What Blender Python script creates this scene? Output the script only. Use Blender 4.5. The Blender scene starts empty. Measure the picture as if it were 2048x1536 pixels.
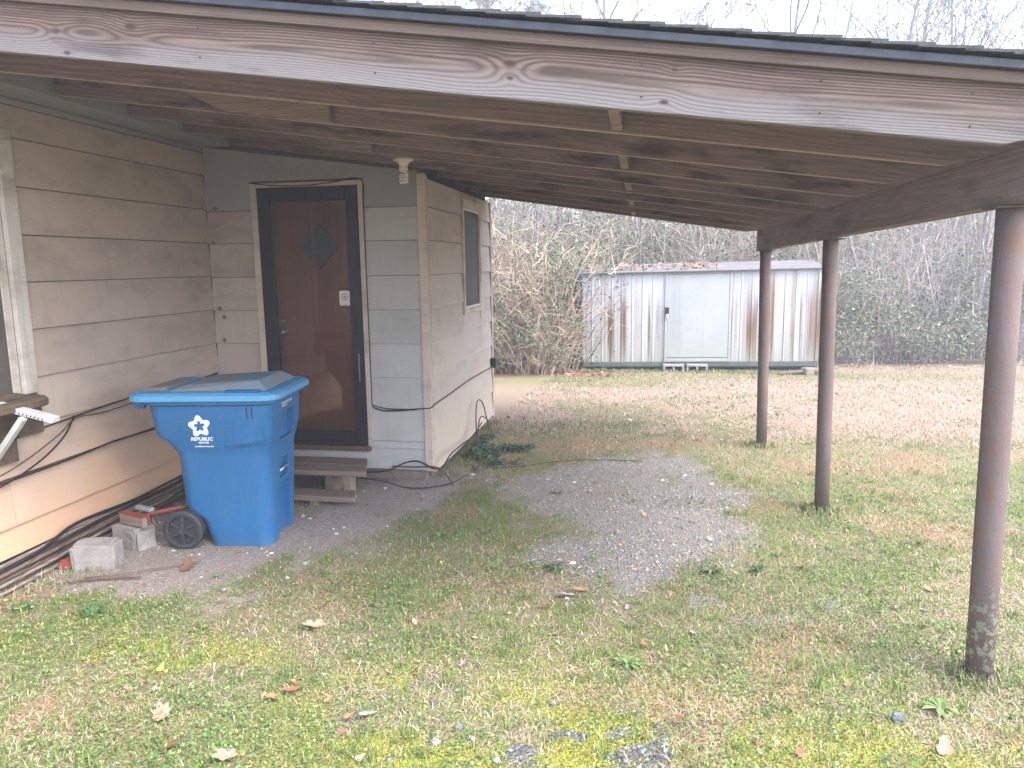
import bpy, bmesh, math, random
import numpy as np
from mathutils import Matrix, Vector
random.seed(7)
SC = bpy.context.scene
COL = SC.collection

# ------------------------------------------------------------------ camera
cam = bpy.data.cameras.new('camera'); co = bpy.data.objects.new('camera', cam); COL.objects.link(co)
cam.sensor_width = 36.0; cam.lens = 36.0 * 1500 / 2048; cam.clip_start = 0.05; cam.clip_end = 2000
def cam_axes(f=1500, vx=1290, vy=526, s=-0.014):
    Y = Vector((vx - 1024, vy - 768, f)).normalized()
    Z = Y.cross(Vector((1, s, 0))).normalized()
    if Z.y > 0: Z = -Z
    X = Y.cross(Z)
    if X.x < 0: X = -X
    return X, Y, Z
AX, AY, AZ = cam_axes()
# rows are the world axes written in camera axes (x right, y down, z forward)
right = Vector((AX.x, AY.x, AZ.x)); down = Vector((AX.y, AY.y, AZ.y)); fwd = Vector((AX.z, AY.z, AZ.z))
M = Matrix(((right.x, -down.x, -fwd.x, 0), (right.y, -down.y, -fwd.y, 0), (right.z, -down.z, -fwd.z, 1.65), (0, 0, 0, 1)))
co.matrix_world = M
SC.camera = co

# ------------------------------------------------------------------ sky, sun, exposure
SUN_EL, SUN_AZ = math.radians(48), math.radians(115)     # azimuth clockwise from +Y
world = bpy.data.worlds.new('World'); SC.world = world; world.use_nodes = True
nt = world.node_tree; nt.nodes.clear()
wo = nt.nodes.new('ShaderNodeOutputWorld'); bg = nt.nodes.new('ShaderNodeBackground')
sky = nt.nodes.new('ShaderNodeTexSky'); sky.sky_type = 'NISHITA'; sky.sun_disc = False
sky.sun_elevation = SUN_EL; sky.sun_rotation = SUN_AZ; sky.air_density = 1.0; sky.dust_density = 1.5; sky.ozone_density = 1.0
hs = nt.nodes.new('ShaderNodeHueSaturation'); hs.inputs['Saturation'].default_value = 0.62
nt.links.new(sky.outputs[0], hs.inputs['Color']); nt.links.new(hs.outputs[0], bg.inputs['Color'])
bg.inputs['Strength'].default_value = 0.15
nt.links.new(bg.outputs[0], wo.inputs[0])
sl = bpy.data.lights.new('sun', 'SUN'); sl.energy = 1.0; sl.angle = math.radians(40); sl.color = (1, .98, .96)
so = bpy.data.objects.new('sun', sl); COL.objects.link(so)
sd = Vector((math.sin(SUN_AZ) * math.cos(SUN_EL), math.cos(SUN_AZ) * math.cos(SUN_EL), math.sin(SUN_EL)))
so.rotation_euler = (-sd).to_track_quat('-Z', 'Y').to_euler(); so.location = (6, -4, 9)
SC.view_settings.view_transform = 'Standard'; SC.view_settings.look = 'None'
SC.view_settings.exposure = 2.75; SC.view_settings.gamma = 1.0; SC.view_settings.use_curve_mapping = False
SC.render.engine = 'CYCLES'
SC.cycles.max_bounces = 6; SC.cycles.diffuse_bounces = 4; SC.cycles.glossy_bounces = 3; SC.cycles.transparent_max_bounces = 8; SC.cycles.caustics_reflective = False; SC.cycles.caustics_refractive = False

# ------------------------------------------------------------------ node helpers
class NT:
    def __init__(s, name):
        s.m = bpy.data.materials.new(name); s.m.use_nodes = True
        s.t = s.m.node_tree; s.t.nodes.clear()
        s.out = s.n('ShaderNodeOutputMaterial'); s.b = s.n('ShaderNodeBsdfPrincipled')
        s.l(s.b.outputs[0], s.out.inputs[0])
    def n(s, t, **k):
        o = s.t.nodes.new(t)
        for a, v in k.items(): setattr(o, a, v)
        return o
    def l(s, a, b): s.t.links.new(a, b)
    def coord(s, kind='Object', scale=(1, 1, 1), loc=(0, 0, 0), rand=False):
        c = s.n('ShaderNodeTexCoord'); m = s.n('ShaderNodeMapping')
        m.inputs['Scale'].default_value = scale; m.inputs['Location'].default_value = loc
        s.l(c.outputs[kind], m.inputs[0]); o = m.outputs[0]
        if rand:
            oi = s.n('ShaderNodeObjectInfo'); mu = s.n('ShaderNodeVectorMath', operation='SCALE')
            cmb = s.n('ShaderNodeCombineXYZ')
            for i in range(3): s.l(oi.outputs['Random'], cmb.inputs[i])
            s.l(cmb.outputs[0], mu.inputs[0]); mu.inputs['Scale'].default_value = 37.0
            ad = s.n('ShaderNodeVectorMath', operation='ADD'); s.l(o, ad.inputs[0]); s.l(mu.outputs[0], ad.inputs[1]); o = ad.outputs[0]
        return o
    def noise(s, vec, scale, detail=4, rough=.6, dist=0):
        n = s.n('ShaderNodeTexNoise'); n.inputs['Scale'].default_value = scale; n.inputs['Detail'].default_value = detail
        n.inputs['Roughness'].default_value = rough; n.inputs['Distortion'].default_value = dist
        if vec is not None: s.l(vec, n.inputs['Vector'])
        return n.outputs['Fac']
    def ramp(s, fac, stops):
        r = s.n('ShaderNodeValToRGB'); e = r.color_ramp.elements
        while len(e) > 1: e.remove(e[-1])
        for i, (p, c) in enumerate(stops):
            if not hasattr(c, '__len__'): c = (c, c, c)
            k = e[0] if i == 0 else e.new(p)
            k.position = p; k.color = (*c[:3], 1)
        s.l(fac, r.inputs[0]); return r.outputs[0]
    def mix(s, fac, a, b, mode='MIX'):
        m = s.n('ShaderNodeMix', data_type='RGBA', blend_type=mode); 
        for sock, v in ((m.inputs[0], fac), (m.inputs[6], a), (m.inputs[7], b)):
            if hasattr(v, 'is_linked'): s.l(v, sock)
            elif hasattr(v, '__len__'): sock.default_value = (*v[:3], 1)
            else: sock.default_value = v
        return m.outputs[2]
    def math(s, op, a, b=None, c=None):
        m = s.n('ShaderNodeMath', operation=op)
        for i, v in enumerate((a, b, c)):
            if v is None: continue
            if hasattr(v, 'is_linked'): s.l(v, m.inputs[i])
            else: m.inputs[i].default_value = v
        return m.outputs[0]
    def sep(s, v):
        x = s.n('ShaderNodeSeparateXYZ'); s.l(v, x.inputs[0]); return x.outputs
    def attr(s, name, out='Fac'):
        a = s.n('ShaderNodeAttribute', attribute_name=name); return a.outputs[out]
    def bump(s, h, strength=.3, dist=.01):
        b = s.n('ShaderNodeBump'); b.inputs['Strength'].default_value = strength; b.inputs['Distance'].default_value = dist
        s.l(h, b.inputs['Height']); s.l(b.outputs[0], s.b.inputs['Normal'])
    def done(s, col, rough=.8, metal=0, spec=.3):
        for sock, v in ((s.b.inputs['Base Color'], col), (s.b.inputs['Roughness'], rough), (s.b.inputs['Metallic'], metal), (s.b.inputs['Specular IOR Level'], spec)):
            if hasattr(v, 'is_linked'): s.l(v, sock)
            elif hasattr(v, '__len__'): sock.default_value = (*v[:3], 1)
            else: sock.default_value = v
        return s.m

def plain(name, c, rough=.7, metal=0, var=.15, scale=14, bump=.15, spec=.3, rand=True):
    t = NT(name); v = t.coord(rand=rand)
    n = t.noise(v, scale, 5); n2 = t.noise(v, scale * 7, 3)
    f = t.math('ADD', t.math('MULTIPLY', n, .7), t.math('MULTIPLY', n2, .3))
    col = t.ramp(f, [(.3, [x * (1 - var) for x in c]), (.7, [min(1, x * (1 + var)) for x in c])])
    if bump: t.bump(n2, bump, .004)
    return t.done(col, rough, metal, spec)

def siding(name, c, c2, stain=.5, orange=None, speck=.3, grime=(.16, .13, .11)):
    t = NT(name); v = t.coord()
    oi = t.n('ShaderNodeObjectInfo')
    base = t.mix(oi.outputs['Random'], c, c2)
    n1 = t.noise(t.coord(scale=(1, 1, 2.2), rand=True), 2.3, 6, .62)
    base = t.mix(t.math('MULTIPLY', t.ramp(n1, [(.47, 0), (.74, 1)]), stain), base, grime)
    n2 = t.noise(t.coord(scale=(9, 9, .9)), 1.5, 4, .6)       # run-down streaks
    base = t.mix(t.math('MULTIPLY', t.ramp(n2, [(.52, 0), (.75, 1)]), stain * .55), base, (.30, .25, .20))
    n3 = t.noise(v, 60, 3, .7)
    base = t.mix(t.math('MULTIPLY', t.ramp(n3, [(.60, 0), (.72, 1)]), speck), base, [x * .55 for x in c])
    n4 = t.noise(v, 260, 2, .6)
    base = t.mix(t.math('MULTIPLY', n4, .22), base, [x * .6 for x in c])
    if orange:
        z = t.sep(v)[2]; nn = t.noise(t.coord(scale=(2, 2, .6)), 1.6, 4)
        zz = t.math('SUBTRACT', z, t.math('MULTIPLY', t.math('SUBTRACT', nn, .5), .8))
        k = t.ramp(zz, [(.05, .95), (.36, .65), (.70, .22), (1.0, 0)])
        base = t.mix(k, base, orange)
    t.bump(t.math('ADD', t.math('MULTIPLY', n3, .4), n4), .12, .003)
    return t.done(base, .78, 0, .25)

def wood(name, light, dark, ring=120, gray=None, grayz=None, stain=.5, pith=.06, ringmix=1.0, axis=0, spread=.5, knots=(), stlo=.54):
    """length along local X, face across local Z"""
    t = NT(name); v = t.coord(rand=False); x, y, z = t.sep(v)
    oi = t.n('ShaderNodeObjectInfo'); r = t.math('MULTIPLY', oi.outputs['Random'], 50)
    c1 = t.n('ShaderNodeCombineXYZ'); t.l(t.math('MULTIPLY', x, .55), c1.inputs[0]); t.l(t.math('MULTIPLY', y, 2.0), c1.inputs[1]); t.l(t.math('MULTIPLY', z, 2.2), c1.inputs[2])
    ad = t.n('ShaderNodeVectorMath', operation='ADD'); t.l(c1.outputs[0], ad.inputs[0]); cr = t.n('ShaderNodeCombineXYZ'); t.l(r, cr.inputs[0]); t.l(cr.outputs[0], ad.inputs[1])
    lo = t.noise(ad.outputs[0], 1.3, 2, .45)
    z2 = t.math('ADD', z, t.math('MULTIPLY', t.math('SUBTRACT', lo, .5), .10))
    d = t.math('ADD', pith, t.math('MULTIPLY', t.math('SUBTRACT', t.noise(ad.outputs[0], .9, 3, .5), .5), spread * .25))
    rad = t.math('SQRT', t.math('ADD', t.math('MULTIPLY', z2, z2), t.math('MULTIPLY', d, d)))
    hi = t.noise(t.coord(scale=(3, 40, 60), rand=True), 1.0, 3, .6)
    core = None
    for kx_, up_, r_ in knots:        # the grain bends round each knot
        dx = t.math('MULTIPLY', t.math('SUBTRACT', x, (kx_ + 3.1) * 1.0094), .55); dzz = t.math('SUBTRACT', z, up_ - .092)
        dd = t.math('ADD', t.math('MULTIPLY', dx, dx), t.math('MULTIPLY', dzz, dzz))
        rad = t.math('ADD', rad, t.math('MULTIPLY', t.math('EXPONENT', t.math('MULTIPLY', dd, -1 / (2.6 * r_) ** 2)), r_ * .9))
        kc = t.math('EXPONENT', t.math('MULTIPLY', t.math('POWER', t.math('MULTIPLY', dd, 1 / (.72 * r_) ** 2), 2.0), -1.0)); core = kc if core is None else t.math('MAXIMUM', core, kc)
    ph = t.math('ADD', t.math('MULTIPLY', rad, ring * 6.283), t.math('MULTIPLY', hi, 2.2))
    s = t.math('MULTIPLY_ADD', t.math('SINE', ph), .5, .5)
    s = t.math('POWER', s, .7)
    mid = [(a + b) / 2 for a, b in zip(light, dark)]
    col = t.mix(t.math('MULTIPLY', s, ringmix), mid if ringmix < 1 else dark, light)
    fib = t.noise(t.coord(scale=(2.5, 90, 160), rand=True), 1.0, 4, .6)
    col = t.mix(t.ramp(fib, [(.35, .5), (.6, 0)]), col, [q * .6 for q in dark])
    if gray is not None:
        zz = t.math('ADD', z, t.math('MULTIPLY', t.math('SUBTRACT', t.noise(t.coord(scale=(1.2, 4, 8)), 1, 4), .5), .10))
        g = t.ramp(t.math('MULTIPLY_ADD', zz, 4.0, .5), grayz)
        col = t.mix(g, col, t.mix(t.math('MULTIPLY', s, .6), [q * .62 for q in gray], gray))
    st = t.noise(t.coord(scale=(1.3, 5, 6), rand=True), 1.6, 4, .6)
    col = t.mix(t.math('MULTIPLY', t.ramp(st, [(stlo, 0), (stlo + .16, 1)]), stain), col, [q * .35 for q in dark])
    if core is not None: col = t.mix(t.math('MULTIPLY', core, t.math('MULTIPLY_ADD', hi, .6, .55)), col, (.050, .028, .020))
    t.bump(t.math('ADD', s, fib), .25, .003)
    return t.done(col, .85, 0, .2)

# ------------------------------------------------------------------ mesh helpers
def link(o, parent=None, inv=None):
    COL.objects.link(o)
    if parent is not None:
        o.parent = parent
        if inv is not None: o.matrix_parent_inverse = inv
    return o
def mesh(name, V, F, mat, parent=None, inv=None, smooth=False, bevel=0, mats=None, fm=None):
    me = bpy.data.meshes.new(name); me.from_pydata([tuple(v) for v in V], [], [tuple(f) for f in F])
    if bevel:
        bm = bmesh.new(); bm.from_mesh(me); bmesh.ops.remove_doubles(bm, verts=bm.verts, dist=1e-5)
        bmesh.ops.recalc_face_normals(bm, faces=bm.faces)
        bmesh.ops.bevel(bm, geom=bm.edges, offset=bevel, segments=1, affect='EDGES', clamp_overlap=True)
        bm.to_mesh(me); bm.free()
    else:
        bm = bmesh.new(); bm.from_mesh(me); bmesh.ops.recalc_face_normals(bm, faces=bm.faces); bm.to_mesh(me); bm.free()
    for m in (mats or [mat]):
        if m: me.materials.append(m)
    if fm is not None:
        for p, k in zip(me.polygons, fm): p.material_index = k
    if smooth:
        for p in me.polygons: p.use_smooth = True
    return link(bpy.data.objects.new(name, me), parent, inv)
def boxVF(x0, x1, y0, y1, z0, z1):
    V = [(x0, y0, z0), (x1, y0, z0), (x1, y1, z0), (x0, y1, z0), (x0, y0, z1), (x1, y0, z1), (x1, y1, z1), (x0, y1, z1)]
    return V, [(0, 3, 2, 1), (4, 5, 6, 7), (0, 1, 5, 4), (1, 2, 6, 5), (2, 3, 7, 6), (3, 0, 4, 7)]
def box(name, x0, x1, y0, y1, z0, z1, mat, parent=None, inv=None, bevel=.003):
    return mesh(name, *boxVF(x0, x1, y0, y1, z0, z1), mat, parent, inv, bevel=bevel)
def prism(name, poly, a0, a1, mat, parent=None, inv=None, axis='y', bevel=0):
    """poly: 2-D outline (x,z) for axis y, (y,z) for axis x, (x,y) for axis z"""
    n = len(poly); mk = {'y': lambda p, a: (p[0], a, p[1]), 'x': lambda p, a: (a, p[0], p[1]), 'z': lambda p, a: (p[0], p[1], a)}[axis]
    V = [mk(p, a0) for p in poly] + [mk(p, a1) for p in poly]
    F = [tuple(range(n)), tuple(range(2 * n - 1, n - 1, -1))] + [(i, (i + 1) % n, n + (i + 1) % n, n + i) for i in range(n)]
    return mesh(name, V, F, mat, parent, inv, bevel=bevel)
def tubeVF(pts, rads, n=8, cap=True, off=0):
    pts = [Vector(p) for p in pts]; V = []; F = []
    if not hasattr(rads, '__len__'): rads = [rads] * len(pts)
    up = Vector((0, 0, 1)); prev = None
    for i, p in enumerate(pts):
        t = (pts[min(i + 1, len(pts) - 1)] - pts[max(i - 1, 0)]).normalized()
        a = prev if prev is not None else (up if abs(t.z) < .9 else Vector((1, 0, 0)))
        u = (a - t * a.dot(t)).normalized(); w = t.cross(u); prev = u
        for k in range(n):
            g = 2 * math.pi * k / n; V.append(p + (u * math.cos(g) + w * math.sin(g)) * rads[i])
    for i in range(len(pts) - 1):
        for k in range(n):
            F.append((off + i * n + k, off + i * n + (k + 1) % n, off + (i + 1) * n + (k + 1) % n, off + (i + 1) * n + k))
    if cap: F.append(tuple(off + k for k in range(n))[::-1]); F.append(tuple(off + (len(pts) - 1) * n + k for k in range(n)))
    return V, F
def tube(name, pts, r, mat, parent=None, inv=None, n=8):
    return mesh(name, *tubeVF(pts, r, n), mat, parent, inv, smooth=True)
def spline(pts, k=6):
    P = [Vector(p) for p in pts]; out = []
    for i in range(len(P) - 1):
        a, b, c, d = P[max(i - 1, 0)], P[i], P[i + 1], P[min(i + 2, len(P) - 1)]
        for j in range(k):
            t = j / k; out.append(.5 * ((2 * b) + (c - a) * t + (2 * a - 5 * b + 4 * c - d) * t * t + (3 * b - a - 3 * c + d) * t ** 3))
    out.append(P[-1]); return out
def lathe(name, prof, mat, parent=None, inv=None, n=24, loc=(0, 0, 0)):
    V = []; F = []
    for r, z in prof:
        for k in range(n):
            a = 2 * math.pi * k / n; V.append((loc[0] + r * math.cos(a), loc[1] + r * math.sin(a), loc[2] + z))
    for i in range(len(prof) - 1):
        for k in range(n): F.append((i * n + k, i * n + (k + 1) % n, (i + 1) * n + (k + 1) % n, (i + 1) * n + k))
    F.append(tuple(range(n))[::-1]); F.append(tuple((len(prof) - 1) * n + k for k in range(n)))
    return mesh(name, V, F, mat, parent, inv, smooth=True)
def tag(o, label, cat, group=None):
    o['label'] = label; o['category'] = cat
    if group: o['group'] = group
    return o
def empty(name, loc, label=None, cat=None, group=None, rz=0):
    o = bpy.data.objects.new(name, None); COL.objects.link(o); o.location = loc; o.rotation_euler = (0, 0, rz); o.empty_display_size = .1
    if label: tag(o, label, cat, group)
    return o
def inv_of(e): return Matrix.Translation(e.location).inverted()
def copy_tree(o, parent=None):
    c = o.copy(); COL.objects.link(c)
    if parent is not None: c.parent = parent
    for ch in list(o.children): copy_tree(ch, c)
    return c
# ---- numpy mass meshes
def np_mesh(name, V, tris, mat, parent=None, color=None, mats=None, mi=None, smooth=False):
    me = bpy.data.meshes.new(name); V = np.asarray(V, np.float32); tris = np.asarray(tris, np.int32); k = tris.shape[1]
    me.vertices.add(len(V)); me.vertices.foreach_set('co', V.ravel())
    me.loops.add(tris.size); me.loops.foreach_set('vertex_index', tris.ravel())
    me.polygons.add(len(tris)); me.polygons.foreach_set('loop_start', np.arange(len(tris), dtype=np.int32) * k)
    me.polygons.foreach_set('loop_total', np.full(len(tris), k, np.int32))
    for m in (mats or [mat]): me.materials.append(m)
    if mi is not None: me.polygons.foreach_set('material_index', np.asarray(mi, np.int32))
    me.polygons.foreach_set('use_smooth', np.full(len(tris), smooth, bool))
    if color is not None:
        a = me.color_attributes.new('Col', 'FLOAT_COLOR', 'POINT'); c4 = np.ones((len(V), 4), np.float32); c4[:, :3] = color; a.data.foreach_set('color', c4.ravel())
    me.update(calc_edges=True); me.validate()
    return link(bpy.data.objects.new(name, me), parent)
def segs(P0, P1, R0, R1, n=3):
    P0 = np.asarray(P0, float); P1 = np.asarray(P1, float); R0 = np.asarray(R0, float); R1 = np.asarray(R1, float)
    d = P1 - P0; d /= np.linalg.norm(d, axis=1, keepdims=True) + 1e-9
    a = np.where(np.abs(d[:, 2:3]) < .9, np.array([[0, 0, 1.]]), np.array([[1., 0, 0]]))
    u = np.cross(d, a); u /= np.linalg.norm(u, axis=1, keepdims=True); w = np.cross(d, u)
    m = len(P0); V = np.zeros((m, 2 * n, 3)); 
    for k in range(n):
        g = 2 * np.pi * k / n; o = u * np.cos(g) + w * np.sin(g)
        V[:, k] = P0 + o * R0[:, None]; V[:, n + k] = P1 + o * R1[:, None]
    F = np.array([[k, (k + 1) % n, n + (k + 1) % n, n + k] for k in range(n)])
    return V.reshape(-1, 3), (np.arange(m)[:, None, None] * 2 * n + F[None]).reshape(-1, 4)
def cards(C, rng, L, Wd, flat=0.0, droop=None):
    """diamond leaves, random orientation; flat->1 lies level"""
    m = len(C); a = rng.normal(size=(m, 3)); a[:, 2] *= (1 - flat); a /= np.linalg.norm(a, axis=1, keepdims=True) + 1e-9
    b = rng.normal(size=(m, 3)); b[:, 2] *= (1 - flat); b -= a * (a * b).sum(1, keepdims=True); b /= np.linalg.norm(b, axis=1, keepdims=True) + 1e-9
    L = np.broadcast_to(L, (m,))[:, None]; Wd = np.broadcast_to(Wd, (m,))[:, None]
    V = np.stack([C - a * L / 2, C + b * Wd / 2, C + a * L / 2, C - b * Wd / 2], 1)
    return V.reshape(-1, 3), np.arange(m * 4).reshape(m, 4)
# ---- value noise
def vnoise(x, y, s, seed=0):
    x = np.asarray(x, float) * s + seed * 17.3; y = np.asarray(y, float) * s + seed * 9.1
    xi = np.floor(x).astype(np.int64); yi = np.floor(y).astype(np.int64); fx = x - xi; fy = y - yi
    fx = fx * fx * (3 - 2 * fx); fy = fy * fy * (3 - 2 * fy)
    def h(a, b):
        k = (a * 374761393 + b * 668265263 + seed * 144665) & 0xffffffff
        k = ((k ^ (k >> 13)) * 1274126177) & 0xffffffff
        return ((k ^ (k >> 16)) & 0xffff) / 65535.0
    return (h(xi, yi) * (1 - fx) + h(xi + 1, yi) * fx) * (1 - fy) + (h(xi, yi + 1) * (1 - fx) + h(xi + 1, yi + 1) * fx) * fy
def fbm(x, y, s, seed=0, o=3):
    t = 0; a = 1; w = 0
    for i in range(o): t = t + a * vnoise(x, y, s * 2 ** i, seed + i); w += a; a *= .55
    return t / w
def sstep(a, b, x): t = np.clip((x - a) / (b - a), 0, 1); return t * t * (3 - 2 * t)
def polydist(x, y, poly):
    """signed distance, negative inside"""
    P = np.array(poly); x = np.asarray(x, float); y = np.asarray(y, float); d = np.full(x.shape, 1e9); ins = np.zeros(x.shape, bool)
    for i in range(len(P)):
        a = P[i]; b = P[(i + 1) % len(P)]; e = b - a; l2 = (e ** 2).sum()
        t = np.clip(((x - a[0]) * e[0] + (y - a[1]) * e[1]) / l2, 0, 1)
        d = np.minimum(d, np.hypot(x - a[0] - t * e[0], y - a[1] - t * e[1]))
        c = ((a[1] > y) != (b[1] > y)) & (x < (b[0] - a[0]) * (y - a[1]) / (b[1] - a[1] + 1e-12) + a[0]); ins ^= c
    return np.where(ins, -d, d)

# ------------------------------------------------------------------ ground
GRAVEL = [(-.95, 5.5), (-.55, 6.05), (.02, 6.5), (.41, 6.55), (.56, 5.88), (.75, 5.38), (.66, 4.64), (.66, 4.31), (.31, 3.80), (-.05, 3.38), (-.28, 3.62), (-.45, 4.16), (-.45, 4.68), (-.75, 5.0)]
DIRT = [(-3.5, 3.1), (-3.0, 3.12), (-2.53, 3.13), (-2.1, 3.22), (-1.98, 3.6), (-1.75, 4.0), (-1.6, 4.3), (-1.45, 4.7), (-1.35, 5.26), (-1.35, 5.7), (-1.62, 6.1), (-3.5, 6.0)]
def gz(x, y):
    x = np.asarray(x, float); y = np.asarray(y, float)
    z = -.25 * sstep(7.2, 13.4, y) + .03 * (fbm(x, y, .55, 3, 2) - .5) * sstep(1.5, 3, np.abs(x) + np.maximum(y - 7, 0))
    z = z + .016 * (fbm(x, y, 4.0, 5, 3) - .5) * sstep(200, 20, np.abs(x) + np.abs(y))
    return z
def masks(x, y):
    x = np.asarray(x, float); y = np.asarray(y, float)
    n = fbm(x, y, 2.2, 11, 4) - .5; n2 = fbm(x, y, 7, 21, 3) - .5
    g = polydist(x, y, GRAVEL) - .02 + n * .75 + n2 * .45
    grav = sstep(.18, -.20, g)
    # thin gravel wash below the patch and towards the right
    wash = np.exp(-(((x - .55) / .55) ** 2 + ((y - 3.7) / .35) ** 2)) * sstep(.45, .65, fbm(x, y, 3, 31, 3)); grav = np.maximum(grav, wash * .75)
    d = polydist(x, y, DIRT) + n * .85 + n2 * .55
    dirt = sstep(.16, -.22, d)
    # scuffed strip between the steps and the gravel
    st = np.exp(-(((x + .85) / .5) ** 2 + ((y - 5.1) / .7) ** 2)) * sstep(.42, .62, fbm(x, y, 3.5, 41, 3)); dirt = np.maximum(dirt, st * .8)
    mo = np.exp(-(((x + .45) / .75) ** 2 + ((y - 2.35) / .38) ** 2)) + .8 * np.exp(-(((x + 2.1) / .6) ** 2 + ((y - 2.72) / .25) ** 2)) + .6 * np.exp(-(((x - .9) / .8) ** 2 + ((y - 2.45) / .25) ** 2))
    moss = np.clip(mo * 1.25, 0, 1) * sstep(.36, .54, fbm(x, y, 3.2, 51, 3)) * (1 - grav) * (1 - dirt)
    bare = np.exp(-(((x + .55) / .4) ** 2 + ((y - 2.42) / .22) ** 2)) + .8 * np.exp(-(((x - .1) / .5) ** 2 + ((y - 2.38) / .16) ** 2))
    bare = np.clip(bare, 0, 1) * sstep(.585, .64, fbm(x, y, 9, 61, 2)) ; 
    straw = sstep(6.7, 7.6, y + n * 1.2 + .25 * (x > 1) * 0) * (1 - .55 * sstep(.50, .66, fbm(x, y, .8, 71, 3)))
    straw = np.maximum(straw, .35 * sstep(.45, .65, fbm(x, y, 1.6, 81, 3)))
    gstrip = np.exp(-((y - 11.7 - n) / .8) ** 2) * sstep(1.5, 0, x) + .8 * np.exp(-((y - 12.9 - n) / .5) ** 2) * (x > -1.5) ; straw = straw * (1 - .8 * np.clip(gstrip, 0, 1))
    pine = np.exp(-((y - 6.85 - .4 * n) / .3) ** 2) * sstep(-1.6, -1.2, x) * sstep(.9, .4, x) + .8 * np.exp(-(((x + .5) / .18) ** 2 + ((y - 4.2) / .5) ** 2)) + .7 * np.exp(-(((x + 1.3) / .3) ** 2 + ((y - 5.9) / .5) ** 2)) + .5 * np.exp(-(((x - .3) / .4) ** 2 + ((y - 3.3) / .25) ** 2)); pine = np.clip(pine, 0, 1) * sstep(.35, .6, fbm(x, y, 4, 91, 3)); pine = np.maximum(pine, .65 * sstep(.60, .70, fbm(x, y, 2.0, 95, 3)) * sstep(7.5, 6.5, y))
    lit = sstep(12.1, 12.8, y + n) * sstep(-.2, -.9, x + n) + sstep(14.6, 15.2, y + n * 1.5)
    return dict(grav=grav, dirt=dirt, moss=moss, bare=bare, straw=np.clip(straw, 0, 1), pine=pine, litter=np.clip(lit, 0, 1))

def ground_material():
    t = NT('ground_soil'); v = t.coord()
    n1 = t.noise(v, 9, 6, .65); n2 = t.noise(v, 45, 5, .7); n3 = t.noise(v, 140, 3, .7)
    base = t.mix(n2, (.17, .135, .085), (.38, .31, .20))
    green = t.mix(n2, (.13, .155, .050), (.28, .30, .10))
    base = t.mix(t.ramp(n1, [(.40, 0), (.58, 1)]), base, green)
    straw = t.mix(n3, (.26, .175, .125), (.43, .325, .245))
    base = t.mix(t.math('MULTIPLY', t.attr('straw'), t.ramp(n2, [(.25, .55), (.5, 1)])), base, straw)
    moss = t.mix(n3, (.19, .19, .030), (.40, .38, .075))
    base = t.mix(t.attr('moss'), base, moss)
    pine = t.mix(n3, (.26, .155, .09), (.47, .31, .195))
    base = t.mix(t.attr('pine'), base, pine)
    vo = t.n('ShaderNodeTexVoronoi'); vo.inputs['Scale'].default_value = 85; vo.inputs['Randomness'].default_value = 1; t.l(v, vo.inputs['Vector'])
    vo2 = t.n('ShaderNodeTexVoronoi'); vo2.inputs['Scale'].default_value = 130; t.l(v, vo2.inputs['Vector'])
    pc = t.sep(vo.outputs['Color'])[0]
    dirt = t.mix(n2, (.245, .190, .158), (.42, .35, .305))
    dirt = t.mix(t.ramp(t.math('ADD', pc, t.math('MULTIPLY', n1, .2)), [(.86, 0), (.9, .6)]), dirt, (.42, .41, .40))
    base = t.mix(t.attr('dirt'), base, dirt)
    gcol = t.ramp(pc, [(0, (.22, .20, .18)), (.45, (.29, .267, .245)), (.8, (.37, .345, .315)), (1, (.50, .47, .43))])
    gcol = t.mix(t.ramp(n1, [(.40, .85), (.62, .25)]), gcol, (.30, .255, .215))
    gcol = t.mix(t.math('MULTIPLY', n3, .35), gcol, (.20, .19, .18))
    base = t.mix(t.attr('grav'), base, gcol)
    base = t.mix(t.attr('bare'), base, t.mix(n3, (.06, .06, .065), (.20, .20, .21)))
    lit = t.mix(n2, (.10, .055, .035), (.30, .165, .105))
    base = t.mix(t.attr('litter'), base, lit)
    h = t.math('ADD', t.math('MULTIPLY', vo.outputs['Distance'], -1.2), t.math('ADD', n2, t.math('MULTIPLY', n3, .7)))
    t.bump(h, .9, .012)
    return t.done(base, .95, 0, .15)
xs = np.concatenate([-np.geomspace(3.75, 200, 60)[::-1], np.arange(-3.7, 3.4, .034), np.geomspace(3.42, 200, 110)])
ys = np.concatenate([-np.geomspace(.3, 120, 24)[::-1], np.linspace(-.2, 1.8, 12), np.arange(1.85, 7.6, .034), np.geomspace(7.63, 260, 190)])
GX, GY = np.meshgrid(xs, ys); gv = np.stack([GX, GY, gz(GX, GY)], -1).reshape(-1, 3)
nx, ny = len(xs), len(ys); ii = (np.arange(ny - 1)[:, None] * nx + np.arange(nx - 1)[None]).ravel()
ground = np_mesh('ground', gv, np.stack([ii, ii + 1, ii + nx + 1, ii + nx], 1), ground_material(), smooth=True)
ground['kind'] = 'structure'
mk = masks(gv[:, 0], gv[:, 1])
for k, a in mk.items():
    at = ground.data.attributes.new(k, 'FLOAT', 'POINT'); at.data.foreach_set('value', a.astype(np.float32))

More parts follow.
